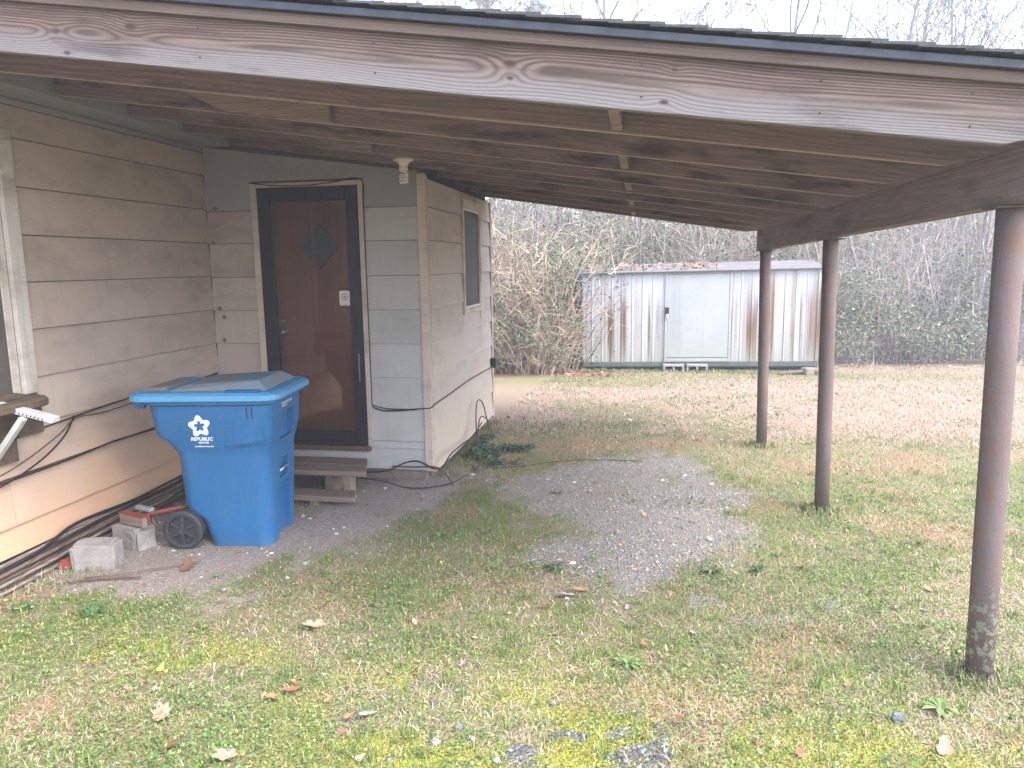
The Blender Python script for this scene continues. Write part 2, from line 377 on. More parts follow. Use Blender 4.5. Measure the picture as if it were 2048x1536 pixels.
# ------------------------------------------------------------------ materials
M_SIDE_L = siding('siding_tan', (.53, .42, .352), (.47, .37, .31), .5, orange=(.60, .36, .215), grime=(.22, .175, .15))
M_SIDE_D = siding('siding_beige', (.47, .375, .315), (.41, .33, .28), .5)
M_SIDE_G = siding('siding_grey_green', (.32, .307, .305), (.29, .28, .278), .3, speck=.1)
M_SIDE_W = siding('siding_pale_grey', (.46, .44, .425), (.40, .383, .37), .4, speck=.5, grime=(.25, .22, .19))
M_SIDE_S = siding('siding_pinkish', (.56, .48, .44), (.49, .42, .385), .4, orange=(.56, .44, .34), speck=.2)
M_TRIM = siding('trim_cream', (.56, .45, .37), (.50, .41, .34), .5, speck=.2)
M_PEEL = siding('trim_peeling', (.62, .55, .48), (.56, .50, .44), 1.0, speck=.8, grime=(.22, .15, .11))
M_PANEW = plain('window_blind', (.34, .36, .39), .35, var=.15, scale=6)
M_CORE = plain('wall_core', (.10, .085, .075), .9)
M_SKIRT = plain('foundation_brown', (.20, .155, .125), .9, var=.35)
KN = [(-2.22, .092, .016), (-1.91, .130, .018), (-2.17, .018, .012), (-.48, .115, .017), (-.475, .068, .010), (.05, .035, .012), (.07, .140, .008)]
M_BARGE = wood('bargeboard_wood', (.185, .130, .105), (.068, .045, .038), 125, gray=(.240, .218, .218), grayz=[(.12, 1), (.34, .8), (.54, .12), (.75, 0)], stain=.5, pith=.03, knots=KN, spread=.30)
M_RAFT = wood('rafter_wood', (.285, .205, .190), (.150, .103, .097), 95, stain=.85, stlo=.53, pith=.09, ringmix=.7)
M_RAFTE = wood('rafter_pale_edge', (.45, .37, .345), (.32, .26, .24), 70, stain=.3, pith=.09, ringmix=.5)
M_RAFT2 = wood('splice_wood', (.33, .255, .225), (.20, .145, .125), 60, stain=.3, pith=.09, ringmix=.7)
M_BEAM = wood('beam_wood', (.29, .235, .225), (.17, .135, .131), 60, stain=.5, pith=.08, ringmix=.7)
M_STRIP = wood('roof_edge_strip', (.18, .132, .108), (.105, .074, .06), 50, stain=.5, pith=.09, ringmix=.7)
M_STEP = wood('step_wood', (.285, .215, .175), (.165, .118, .097), 70, stain=.25, pith=.08, ringmix=.8)
M_DECK = wood('deck_wood', (.16, .11, .09), (.09, .06, .05), 60, stain=.4, pith=.1, ringmix=.6)
M_DRIP = plain('drip_edge_metal', (.045, .050, .062), .5, .3, var=.3)
M_SHING = plain('shingle_grey', (.075, .075, .080), .95, var=.4, scale=60, bump=.5)
M_DARK = plain('storm_door_paint', (.022, .022, .024), .5, var=.25, scale=8)
M_STEEL = plain('brushed_steel', (.62, .62, .62), .35, .9)
M_WHITE = plain('white_paint', (.50, .50, .49), .5, var=.18, scale=20)
M_BLK = plain('black_cable', (.018, .017, .017), .6, rand=False)
M_CABLE2 = plain('brown_cable', (.085, .062, .048), .75, rand=False)
M_CONC = plain('concrete_block', (.285, .26, .24), .95, var=.3, scale=16, bump=.8)
M_REDP = plain('red_paint', (.22, .048, .036), .6, var=.3)
M_BROWNBLK = plain('dark_wood_block', (.115, .078, .056), .9, var=.4, scale=30)
M_CREAM = plain('old_plastic_cream', (.62, .56, .47), .45, var=.08)
M_PRINTW = plain('white_print', (.70, .72, .74), .7, var=.22, scale=60)
M_PRINTD = plain('dark_print', (.06, .05, .05), .7)

def post_material():
    t = NT('rusted_post_paint'); v = t.coord(rand=True)
    n = t.noise(v, 6, 5, .6); n2 = t.noise(v, 40, 4, .7)
    c = t.mix(n, (.110, .084, .082), (.175, .136, .131))
    c = t.mix(t.ramp(t.noise(v, 11, 5, .75), [(.52, 0), (.58, .75)]), c, (.16, .098, .075)); c = t.mix(t.ramp(n2, [(.55, 0), (.68, .7)]), c, (.16, .098, .078))
    z = t.sep(t.coord())[2]
    lich = t.math('MULTIPLY', t.ramp(n2, [(.50, 0), (.56, 1)]), t.ramp(t.math('ADD', z, t.math('MULTIPLY', n, .25)), [(.12, .2), (.22, .75), (.42, .5), (.56, 0)]))
    lich = t.math('MULTIPLY', lich, t.math('LESS_THAN', t.sep(t.coord())[1], 4.0))
    c = t.mix(lich, c, (.34, .37, .28))
    t.bump(t.math('ADD', n2, n), .5, .006); return t.done(c, .92, 0, .12)
M_POST = post_material()
def shed_material(name, door=False):
    t = NT(name); v = t.coord(); x, y, z = t.sep(v)
    base = t.mix(t.noise(v, 2.0, 4), (.39, .40, .44), (.48, .485, .52)) if not door else t.mix(t.noise(v, 2.2, 5), (.31, .32, .325), (.42, .43, .435))
    def streak(sx, seed, lo, hi, zlo, zhi):
        s = t.noise(t.coord(scale=(sx, 1, .12), loc=(seed, 0, seed)), 1.0, 3, .55)
        s2 = t.noise(t.coord(scale=(sx * .35, 1, .5), loc=(seed * 2, 3, 0)), 1.0, 2)
        cut = t.math('ADD', z, t.math('MULTIPLY', t.math('SUBTRACT', s2, .5), 1.6))
        return t.math('MULTIPLY', t.ramp(s, [(lo, 0), (hi, 1)]), t.ramp(t.math('MULTIPLY_ADD', cut, .5, .1), [(zlo, 1), (zhi, 0)]))
    if not door:
        base = t.mix(t.math('MULTIPLY', streak(7, 1.7, .44, .66, .45, .98), .65), base, (.25, .20, .155))
        base = t.mix(t.math('MULTIPLY', streak(5.5, 4.1, .53, .61, .50, .80), 1.0), base, (.15, .085, .05))
        base = t.mix(t.math('MULTIPLY', streak(11, 8.3, .55, .63, .50, .82), .95), base, (.16, .095, .06))
        base = t.mix(t.math('MULTIPLY', streak(7, 12.7, .56, .68, .55, .95), .7), base, (.25, .18, .12))
        base = t.mix(t.math('MULTIPLY', streak(4, 6.1, .50, .70, .16, .50), .6), base, (.20, .20, .09))
    else:
        base = t.mix(t.math('MULTIPLY', streak(6, 2.2, .45, .65, .6, .95), .6), base, (.25, .26, .26))
        base = t.mix(t.math('MULTIPLY', t.ramp(t.noise(v, 9, 5, .7), [(.5, 0), (.7, 1)]), .4), base, (.27, .29, .28))
    low = t.ramp(t.math('ADD', z, t.math('MULTIPLY', t.noise(t.coord(scale=(6, 1, 2)), 1, 4), .5)), [(.15, .7), (.38, .3), (.75, 0)])
    base = t.mix(low, base, (.33, .33, .27))
    return t.done(base, .5, .1, .4)
M_SHED = shed_material('shed_metal'); M_SHEDD = shed_material('shed_door_metal', True)
M_SHEDR = plain('shed_roof_metal', (.17, .15, .15), .8, var=.4, scale=5)
M_SHEDB = plain('shed_skid_wood', (.10, .115, .115), .9, var=.3)

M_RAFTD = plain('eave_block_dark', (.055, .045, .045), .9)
# ------------------------------------------------------------------ house
XL, YD, XS = -3.355, 5.443, -1.605
house = empty('house', (-3.4, 5.5, 0), 'beige lap-sided house with a dark storm door under the carport', 'house'); HI = inv_of(house)
def zroof(x): return 2.577 - .1385 * (x + 3.1)
wall_l = box('wall', -3.75, XL, .6, 9, .12, 2.562, M_CORE, house, HI, bevel=0)
ZT = lambda x: zroof(x) + .17
wall_d = prism('wall', [(XL, .09), (-2.89, .09), (-2.89, ZT(-2.89)), (-3.10, ZT(-3.10)), (-3.10, 2.74), (XL, 2.74)], YD, YD + .09, M_CORE, house, HI, 'y')
prism('wall', [(-2.888, 2.232), (-2.118, 2.232), (-2.118, ZT(-2.118)), (-2.888, ZT(-2.888))], YD, YD + .09, M_CORE, wall_d, None, 'y')
prism('wall', [(-2.888, .09), (-2.118, .09), (-2.118, .28), (-2.888, .28)], YD, YD + .09, M_CORE, wall_d, None, 'y')
prism('wall', [(-2.116, .09), (XS - .02, .09), (XS - .02, ZT(XS)), (-2.116, ZT(-2.116))], YD, YD + .09, M_CORE, wall_d, None, 'y')
wall_s = prism('wall', [(YD + .092, .06), (7.80, .06), (7.80, 2.295), (YD + .092, 2.295)], XS - .10, XS, M_CORE, house, HI, 'x')
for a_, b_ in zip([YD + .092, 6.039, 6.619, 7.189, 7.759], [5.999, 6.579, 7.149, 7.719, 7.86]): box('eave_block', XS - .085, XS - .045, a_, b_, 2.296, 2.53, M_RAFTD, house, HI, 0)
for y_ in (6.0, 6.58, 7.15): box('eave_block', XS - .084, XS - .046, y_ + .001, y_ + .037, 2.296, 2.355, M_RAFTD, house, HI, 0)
JL = [.135, .292, .555, .815, 1.07, 1.335, 1.595, 1.85, 2.105, 2.36, 2.53]
WY0, WY1, WZ0, WZ1 = 2.45, 3.62, .985, 2.335
def board_x(name, x, y0, y1, z0, z1, mat, par, b=.022, t=.004):   # facing +X
    z1 -= .004
    V = [(x, y0, z0), (x + b, y0, z0), (x + t, y0, z1), (x, y0, z1), (x, y1, z0), (x + b, y1, z0), (x + t, y1, z1), (x, y1, z1)]
    return mesh(name, V, [(0, 1, 2, 3), (7, 6, 5, 4), (0, 4, 5, 1), (1, 5, 6, 2), (2, 6, 7, 3), (3, 7, 4, 0)], mat, par)
def board_y(name, y, x0, x1, z0, z1, mat, par, b=.022, t=.004, z1b=None):   # facing -Y
    z1 -= .004
    zb = z1 if z1b is None else z1b
    V = [(x0, y, z0), (x0, y - b, z0), (x0, y - t, z1), (x0, y, z1), (x1, y, z0), (x1, y - b, z0), (x1, y - t, zb), (x1, y, zb)]
    return mesh(name, V, [(0, 1, 2, 3), (7, 6, 5, 4), (0, 4, 5, 1), (1, 5, 6, 2), (2, 6, 7, 3), (3, 7, 4, 0)], mat, par)
for i in range(len(JL) - 1):
    z0, z1 = JL[i] + .001, JL[i + 1]
    cut = z1 > WZ0 + .05 and z0 < WZ1 - .02
    spans = [(.6, WY0 - .11), (WY1, YD - .002)] if cut else [(.6, 3.0 + .37 * (i % 2)), (3.003 + .37 * (i % 2), YD - .002)]
    for a, b in spans: board_x('siding_board', XL, a, b, z0, z1, M_SIDE_L, wall_l)
JD = [.092, .316, .573, .812, 1.07, 1.328, 1.585, 1.843, 2.088]
for i in range(len(JD) - 1):
    z0, z1 = JD[i] + .001, JD[i + 1]
    if i == 0:
        board_y('siding_board', YD, XL + .018, -1.648, z0, .258, M_SIDE_W, wall_d); board_y('siding_board', YD, -2.07, -1.648, .259, z1, M_SIDE_W, wall_d); continue
    board_y('siding_board', YD, XL + .018, -2.965, z0, z1, M_SIDE_D, wall_d)
    board_y('siding_board', YD, -2.065, -1.648, z0, z1, M_SIDE_W, wall_d)
mesh_top = [(XL + .018, -2.965), (-2.965, -2.065), (-2.065, -1.648)]
for a, b in mesh_top:
    z0 = 2.089 if a != -2.965 else 2.30
    board_y('siding_panel', YD, a, b, z0, zroof(a) - .04, M_SIDE_G, wall_d, .012, .012, zroof(b) - .04)
box('corner_board', -1.646, XS + .022, YD - .030, YD - .001, .085, 2.318, M_TRIM, house, HI)
box('corner_board', XS + .001, XS + .020, YD + .001, YD + .05, .085, 2.305, M_TRIM, house, HI)
box('corner_board', XS + .001, XS + .024, 7.76, 7.825, .03, 2.29, M_TRIM, house, HI)
box('trim_strip', XL + .001, XL + .022, .6, YD - .02, 2.531, 2.561, M_SIDE_G, house, HI)
SW = (6.53, 7.27, 1.215, 2.235)
JS = [.062, .316, .573, .812, 1.07, 1.328, 1.585, 1.843, 2.086, 2.292]
for i in range(len(JS) - 1):
    z0, z1 = JS[i] + .001, JS[i + 1]
    if z1 > SW[2] and z0 < SW[3]: spans = [(YD + .052, SW[0]), (SW[1], 7.757)]
    elif i == 1: spans = [(YD + .052, 6.35), (6.353, 7.757)]
    else: spans = [(YD + .052, 7.757)]
    for k, (a, b) in enumerate(spans):
        if z1 > SW[2] and z0 < SW[3] and (z0 < SW[2] or z1 > SW[3]):   # board notched round the window
            zz = (z0, SW[2]) if z0 < SW[2] else (SW[3], z1)
            if k == 0: board_x('siding_board', XS, SW[0] + .001, SW[1] - .001, zz[0], zz[1], M_SIDE_S, wall_s)
        board_x('siding_board', XS, a, b, z0, z1, M_SIDE_S, wall_s)
# foundation skirts, soffit, fascia, roof of the house
box('foundation', -3.70, -1.66, YD + .03, YD + .10, -.06, .088, M_SKIRT, house, HI)
box('foundation', XS - .09, XS - .03, YD + .12, 7.79, -.30, .058, M_SKIRT, house, HI)
box('foundation', XL - .25, XL - .04, .6, YD, -.06, .118, M_SKIRT, house, HI)
box('soffit', XL - .02, -3.106, .6, YD - .003, 2.564, 2.578, M_SIDE_G, house, HI)
box('fascia', -3.140, -3.105, .6, YD - .003, 2.5795, 2.742, M_SIDE_G, house, HI)
prism('roof', [(-3.06, 2.788), (-8.5, 4.15), (-8.5, 4.23), (-3.06, 2.868)], .6, 9.2, M_SHING, house, HI, 'y')
box('wall', -8.5, -3.76, 8.9, 9, .1, 2.9, M_CORE, house, HI, 0)
prism('wall', [(XL - .002, 2.30), (-1.72, 2.30), (-1.72, 2.33), (XL - .002, 2.55)], 7.70, 7.78, M_CORE, house, HI, 'y')
box('wall', XL, XS - .11, 7.70, 7.79, .06, 2.295, M_CORE, house, HI, 0)
# left window
win = box('window', XL - .10, XL - .02, WY0, WY1 - .09, WZ0 + .05, WZ1 - .09, M_PANEW, house, HI, 0)
for a, b, c, d in ((WY1 - .095, WY1 - .002, WZ0, WZ1), (WY0 - .105, WY0 - .01, WZ0, WZ1)): box('casing', XL + .001, XL + .030, a, b, c, d, M_PEEL, win)
box('casing', XL + .001, XL + .033, WY0 - .105, WY1 - .002, WZ1 + .001, WZ1 + .06, M_PEEL, win)
box('casing', XL - .08, XL + .004, WY1 - .150, WY1 - .096, WZ0, WZ1 - .09, M_PEEL, win)
box('sash', XL - .06, XL - .012, WY1 - .225, WY1 - .152, WZ0 + .05, 1.72, M_WHITE, win)
box('sash', XL - .07, XL - .03, WY1 - .215, WY1 - .152, 1.722, WZ1 - .09, M_PEEL, win)
box('sash', XL - .06, XL - .013, WY0, WY1 - .227, 1.66, 1.72, M_PEEL, win)
box('sash', XL - .06, XL - .013, WY0, WY1 - .227, WZ0 + .05, WZ0 + .12, M_WHITE, win)
GLS = NT('window_glass'); GLS.done((.30, .32, .35), .12, 0, .5)
box('pane', XL - .045, XL - .035, WY0, WY1 - .227, WZ0 + .121, 1.659, GLS.m, win, None, 0)
sill_poly = [(XL + .001, 2.35), (XL + .20, 2.35), (XL + .215, 3.40), (XL + .19, 3.50), (XL + .12, 3.555), (XL + .001, 3.575)]
prism('sill', sill_poly, .938, .982, M_BROWNBLK, win, None, 'z', .008)
box('sill_strip', XL + .012, XL + .09, 2.35, 3.43, .984, 1.012, M_BROWNBLK, win)
box('support_block', XL + .017, XL + .05, 3.10, 3.60, .765, .930, M_BROWNBLK, house, HI)
box('support_block', XL + .017, XL + .05, 3.05, 3.41, .645, .763, M_BROWNBLK, house, HI)
# side window with wire screen
sw = box('window', XS - .02, XS - .004, SW[0], SW[1], SW[2], SW[3], M_DARK, house, HI, 0)
M_SCREEN = plain('window_screen', (.085, .078, .080), .6, var=.12, scale=300, bump=.3)
box('screen', XS + .006, XS + .010, SW[0] + .05, SW[1] - .05, SW[2] + .06, SW[3] - .12, M_SCREEN, sw, None, 0)
for a, b, c, d in ((SW[0], SW[0] + .05, SW[2], SW[3]), (SW[1] - .05, SW[1], SW[2], SW[3]), (SW[0] + .051, SW[1] - .051, SW[2], SW[2] + .045), (SW[0] + .051, SW[1] - .051, SW[3] - .075, SW[3])):
    box('casing', XS + .001, XS + .032, a, b, c, d, M_PEEL, sw)
for a, b, c, d in ((SW[0] + .051, SW[0] + .066, SW[2] + .047, SW[3] - .077), (SW[1] - .066, SW[1] - .051, SW[2] + .047, SW[3] - .077), (SW[0] + .067, SW[1] - .067, SW[3] - .100, SW[3] - .077), (SW[0] + .067, SW[1] - .067, SW[2] + .047, SW[2] + .072)):
    box('screen_frame', XS + .010, XS + .026, a, b, c, d, M_CREAM, sw)
eb = box('electric_box', XS + .026, XS + .075, 7.66, 7.75, .585, .685, M_DARK, house, HI, .006)
# door casing, storm door, entry door
DX0, DX1, DZ0, DZ1 = -2.905, -2.103, .275, 2.238
cas = box('door_casing', DX0 - .055, DX0 - .001, YD - .030, YD - .001, .262, 2.285, M_TRIM, house, HI)
box('door_casing', DX1 + .001, DX1 + .040, YD - .030, YD - .001, .262, 2.285, M_TRIM, house, HI)
box('door_casing', DX0, DX1, YD - .029, YD - .001, DZ1 + .012, 2.284, M_TRIM, house, HI)
box('threshold', DX0 - .03, DX1 + .02, YD - .05, YD - .017, .232, .273, M_BROWNBLK, house, HI)
sdoor = box('storm_door', DX0, DX0 + .105, YD - .034, YD - .004, DZ0, DZ1 + .010, M_DARK, house, HI, .004)
sdoor['label'] = 'dark framed storm door with a full glass pane'
box('stile', DX1 - .095, DX1, YD - .034, YD - .004, DZ0, DZ1 + .010, M_DARK, sdoor, None, .004)
box('rail', DX0 + .106, DX1 - .096, YD - .033, YD - .004, DZ1 - .095, DZ1 + .010, M_DARK, sdoor, None, .004)
box('rail', DX0 + .106, DX1 - .096, YD - .033, YD - .004, DZ0, DZ0 + .105, M_DARK, sdoor, None, .004)
box('kick_strip', DX0 + .03, DX1 - .01, YD - .044, YD - .035, DZ0 + .004, DZ0 + .03, M_DARK, sdoor)
g = NT('storm_glass'); tr = g.n('ShaderNodeBsdfTransparent'); gl = g.n('ShaderNodeBsdfGlossy'); gl.inputs['Roughness'].default_value = .03; tr.inputs[0].default_value = (.86, .87, .86, 1)
fr = g.n('ShaderNodeFresnel'); fr.inputs[0].default_value = 1.45; mx = g.n('ShaderNodeMixShader'); g.l(fr.outputs[0], mx.inputs[0]); g.l(tr.outputs[0], mx.inputs[1]); g.l(gl.outputs[0], mx.inputs[2]); g.l(mx.outputs[0], g.out.inputs[0])
box('pane', DX0 + .107, DX1 - .097, YD - .021, YD - .017, DZ0 + .106, DZ1 - .096, g.m, sdoor, None, 0)
box('latch_plate', DX1 - .062, DX1 - .042, YD - .044, YD - .0345, 1.13, 1.28, M_DARK, sdoor)
box('handle', DX1 - .060, DX1 - .046, YD - .075, YD - .045, 1.145, 1.165, M_DARK, sdoor, None, .004)
box('edge_wear', DX1 - .048, DX1 - .036, YD - .0365, YD - .0345, .78, 1.00, plain('worn_edge', (.16, .16, .17), .5), sdoor, None, .001)
def door_wood():
    t = NT('entry_door_varnish'); v = t.coord()
    n = t.noise(t.coord(scale=(18, 1, 1.2)), 1.4, 5, .6); n2 = t.noise(v, 1.6, 3)
    c = t.mix(n, (.20, .080, .055), (.34, .155, .105)); c = t.mix(t.ramp(n2, [(.4, 0), (.7, .5)]), c, (.30, .13, .085))
    return t.done(c, .72, 0, .25)
YE = YD + .03
ed = box('entry_door', DX0 + .02, DX1 - .02, YE, YE + .04, DZ0 + .01, DZ1 - .01, door_wood(), house, HI, 0)
ed['label'] = 'reddish brown wooden door with a diamond window'
def diamond(name, cx, cz, rx, rz, y0, y1, mat): return prism(name, [(cx, cz - rz), (cx + rx, cz), (cx, cz + rz), (cx - rx, cz)], y0, y1, mat, ed)
diamond('diamond_frame', -2.45, 1.81, .165, .172, YE - .012, YE - .001, plain('diamond_moulding', (.16, .13, .11), .6))
diamond('diamond_pane', -2.45, 1.81, .145, .152, YE - .016, YE - .0125, plain('diamond_glass', (.115, .108, .100), .3, var=.1))
for nm, z, r in (('knob', 1.155, .030), ('deadbolt', 1.247, .022)):
    V, F = tubeVF([(-2.775, YE - .001, z), (-2.775, YE - .012, z), (-2.775, YE - .013, z), (-2.775, YE - .045 if nm == 'knob' else YE - .02, z)], [r, r, r * .7, r * .8], 14)
    mesh(nm, V, F, M_STEEL, ed, smooth=True)
def rrect(w, h, r, n=5):
    P = []
    for cx, cz, a0 in ((w / 2 - r, h / 2 - r, 0), (-w / 2 + r, h / 2 - r, 90), (-w / 2 + r, -h / 2 + r, 180), (w / 2 - r, -h / 2 + r, 270)):
        for k in range(n + 1): a = math.radians(a0 + 90 * k / n); P.append((cx + r * math.cos(a), cz + r * math.sin(a)))
    return P
stk = prism('sticker', [(-2.242 + x, 1.418 + z) for x, z in rrect(.083, .112, .013)], YD - .0235, YD - .0215, plain('sticker_white', (.62, .56, .52), .6), sdoor)
def ring2d(name, cx, cz, r0, r1, y, mat, parent, n=24):
    V = []; F = []
    for k in range(n):
        a = 2 * math.pi * k / n
        V += [(cx + r0 * math.cos(a), y, cz + r0 * math.sin(a)), (cx + r1 * math.cos(a), y, cz + r1 * math.sin(a))]
        F.append((2 * k, 2 * k + 1, (2 * k + 3) % (2 * n), (2 * k + 2) % (2 * n)))
    return mesh(name, V, F, mat, parent)
mg = plain('sticker_grey', (.22, .20, .19), .7)
_st = YD - .0245
V = []; F = []
for k in range(24):
    a = 2 * math.pi * k / 24; V += [(-2.242 + .022 * math.cos(a), _st, 1.428 + .022 * math.sin(a)), (-2.242 + .028 * math.cos(a), _st, 1.428 + .028 * math.sin(a))]; F.append((2 * k, 2 * k + 1, (2 * k + 3) % 48, (2 * k + 2) % 48))
b = len(V)
for x0, x1, z0, z1 in ((-.026, .026, -.047, -.043), (-.018, .018, -.054, -.051)):
    V += [(-2.242 + x0, _st, 1.418 + z0), (-2.242 + x1, _st, 1.418 + z0), (-2.242 + x1, _st, 1.418 + z1), (-2.242 + x0, _st, 1.418 + z1)]; F.append((b, b + 1, b + 2, b + 3)); b += 4
V += [(-2.242 + x, _st, 1.428 + z) for x, z in ((-.012, -.008), (.006, -.010), (.013, .000), (.004, .004), (.006, .012), (-.004, .006), (-.013, .002))]; F.append(tuple(range(b, b + 7)))
mesh('sticker_print', V, F, mg, sdoor)

# ------------------------------------------------------------------ carport
car = empty('carport', (1.15, 5.0, 0), 'open wooden carport lean-to with shingled roof on rusty steel posts', 'carport'); CI = inv_of(car)
def beamx(y): return 1.289 - .0648 * (y - 3.036)
def beamz(y): return 1.835 - .0229 * (y - 3.036)
RY = [2.67, 3.12, 3.70, 4.28, 4.84, 5.402, 6.0, 6.58, 7.15, 7.72]
def kink(y): return 1.10 - .026 * (y - 2.7), 2.0 - .0125 * (y - 2.7)
H = .184
def put_board(o, x, y, z, slope):   # local X along the roof slope
    o.location = (x, y, z); o.rotation_euler = (0, math.atan(slope), 0); return o
def rafter(name, y, mat, th=.038, h=H, x0=-3.1, dz=0, x1=None):
    kx, kz = kink(y); s = (2.577 - kz) / (kx + 3.1); c = math.sqrt(1 + s * s)
    zb = lambda x: 2.577 - s * (x + 3.1) + dz
    tail = beamx(y) + .22 if x1 is None else x1
    bx = min(beamx(min(y, 7.1)) - .045, tail); bz = max(beamz(min(y, 7.1)) + .187, zb(bx) + .004)
    L = lambda x, z: (((x - x0) - (z - zb(x0)) * s) / c, ((z - zb(x0)) + (x - x0) * s) / c - h / 2)   # into the board's own axes
    if x1 is None:
        kx2 = max(kx, x0 + .1)
        out = [L(x0, zb(x0)), L(kx2, zb(kx2)), L(bx, bz), L(tail, bz + .01), L(tail, zb(tail) + h * c), L(x0, zb(x0) + h * c)]
    else:
        out = [L(x0, zb(x0)), L(x1, zb(x1)), L(x1, zb(x1) + h * c), L(x0, zb(x0) + h * c)]
    o = prism(name, out, 0, th, mat, car, CI, 'y', .003)
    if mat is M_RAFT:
        o.data.materials.append(M_RAFTE)  # paler wood colour, set on the bottom faces only
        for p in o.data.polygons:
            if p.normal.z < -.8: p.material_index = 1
    # place: local (u, v) -> world
    off = Vector((0, 0, h / 2)); rot = Matrix.Rotation(math.atan(s), 4, 'Y')
    o.location = Vector((x0, y, zb(x0))) + rot @ off; o.rotation_euler = (0, math.atan(s), 0)
    return o
rafts = []
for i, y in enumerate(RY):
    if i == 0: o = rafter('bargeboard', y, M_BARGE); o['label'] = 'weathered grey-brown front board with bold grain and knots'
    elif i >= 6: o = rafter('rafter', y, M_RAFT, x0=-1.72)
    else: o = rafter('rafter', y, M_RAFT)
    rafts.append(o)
for kx_ in (-2.65, -1.62, -.95, -.02, .55, 1.0):
    for up_ in (.045, .145):
        z_ = 2.577 - .1372 * (kx_ + 3.1) + up_; V, F = tubeVF([(kx_, RY[0] + .003, z_), (kx_, RY[0] - .0015, z_)], .0038, 8); mesh('nail', V, F, M_DARK, car, CI)
# spliced boards on the faces of some rafters
def scab(y, xa, xb, cut, mat, h=.150, dz=.0):
    kx, kz = kink(y); s = (2.577 - kz) / (kx + 3.1); zb = lambda x: 2.577 - s * (x + 3.1) + dz
    prism('splice_board', [(xa + cut, zb(xa + cut)), (xb, zb(xb)), (xb, zb(xb) + h), (xa, zb(xa) + h)], y - .040, y - .002, mat, car, CI, 'y', .002)
scab(RY[2], -2.55, -1.55, .42, M_RAFT2, .15, .006)
scab(RY[4], -2.35, -1.75, .30, M_RAFT2, .12, .006)
# blocking in every other bay, flush under the rafters
for i in (0, 2, 4, 6, 8):
    x = -.115; y0, y1 = RY[i] + .039, RY[i + 1] - .001; kx, kz = kink(RY[i]); s = (2.577 - kz) / (kx + 3.1); z = 2.577 - s * (x + 3.1)
    box('blocking', x - .020, x + .020, y0, y1, z + .003, z + .14, M_RAFT2, car, CI, .002)
# beam: two boards lapped
def beam(name, y0, y1, o0, o1, h=.185):
    V = []
    for y in (y0, y1):
        for dx, dz in ((o0, 0), (o1, 0), (o1, h), (o0, h)): V.append((beamx(y) + dx, y, beamz(y) + dz))
    o = mesh(name, V, [(0, 1, 2, 3), (7, 6, 5, 4), (0, 4, 5, 1), (1, 5, 6, 2), (2, 6, 7, 3), (3, 7, 4, 0)], M_BEAMW, car, CI, bevel=.004); return o
t_ = M_BEAM.copy(); M_BEAMW = t_; t_.name = 'beam_wood_lengthwise'
for n in [n for n in t_.node_tree.nodes if n.type == 'TEX_COORD']:      # grain runs along Y here
    for l in list(n.outputs['Object'].links):
        mp = l.to_node; 
        if mp.type == 'MAPPING':
            mp2 = t_.node_tree.nodes.new('ShaderNodeMapping'); mp2.inputs['Rotation'].default_value = (0, 0, math.radians(-90)); mp2.inputs['Location'].default_value = (0, 1.15, -1.9)
            t_.node_tree.links.new(n.outputs['Object'], mp2.inputs[0]); t_.node_tree.links.new(mp2.outputs[0], mp.inputs[0])
beam('beam', 4.42, 7.12, -.040, -.002); beam('beam', 2.55, 7.10, .0, .040)
beam('beam', 2.55, 4.417, -.046, -.002)
posts = [(1.329, 3.036, .050), (1.182, 5.088, .046), (1.058, 6.882, .046)]
for x, y, r in posts:
    zt = beamz(y) - .001; zg = float(gz(x, y)) - .05
    V, F = tubeVF([(x, y, zg), (x - .01, y, zg + .6), (x - .02, y, zg + 1.2), (x - .03, y, zt - .006)], r, 24)
    p = mesh('post', V, F, M_POST, car, CI, smooth=True)
    box('cap_plate', x - .105, x + .045, y - .06, y + .06, zt - .008, zt, M_POST, p, None, .001)
# deck, edge strip, drip edge and shingles
S0 = .1385; RX0, RX1 = -3.1, 1.62
def slab(name, x0, x1, y0, y1, d0, d1, mat, par=car, inv=CI, dz=0):
    z = lambda x: zroof(x) + .186 * 1.0096
    V = [(x0, y0, z(x0) + d0), (x1, y0, z(x1) + d0), (x1, y1, z(x1) + d0 - .0), (x0, y1, z(x0) + d0), (x0, y0, z(x0) + d1), (x1, y0, z(x1) + d1), (x1, y1, z(x1) + d1), (x0, y1, z(x0) + d1)]
    return mesh(name, V, boxVF(0, 1, 0, 1, 0, 1)[1], mat, par, inv)
deck = slab('roof_deck', RX0, RX1, RY[0] + .01, 7.95, .004, .020, M_DECK)
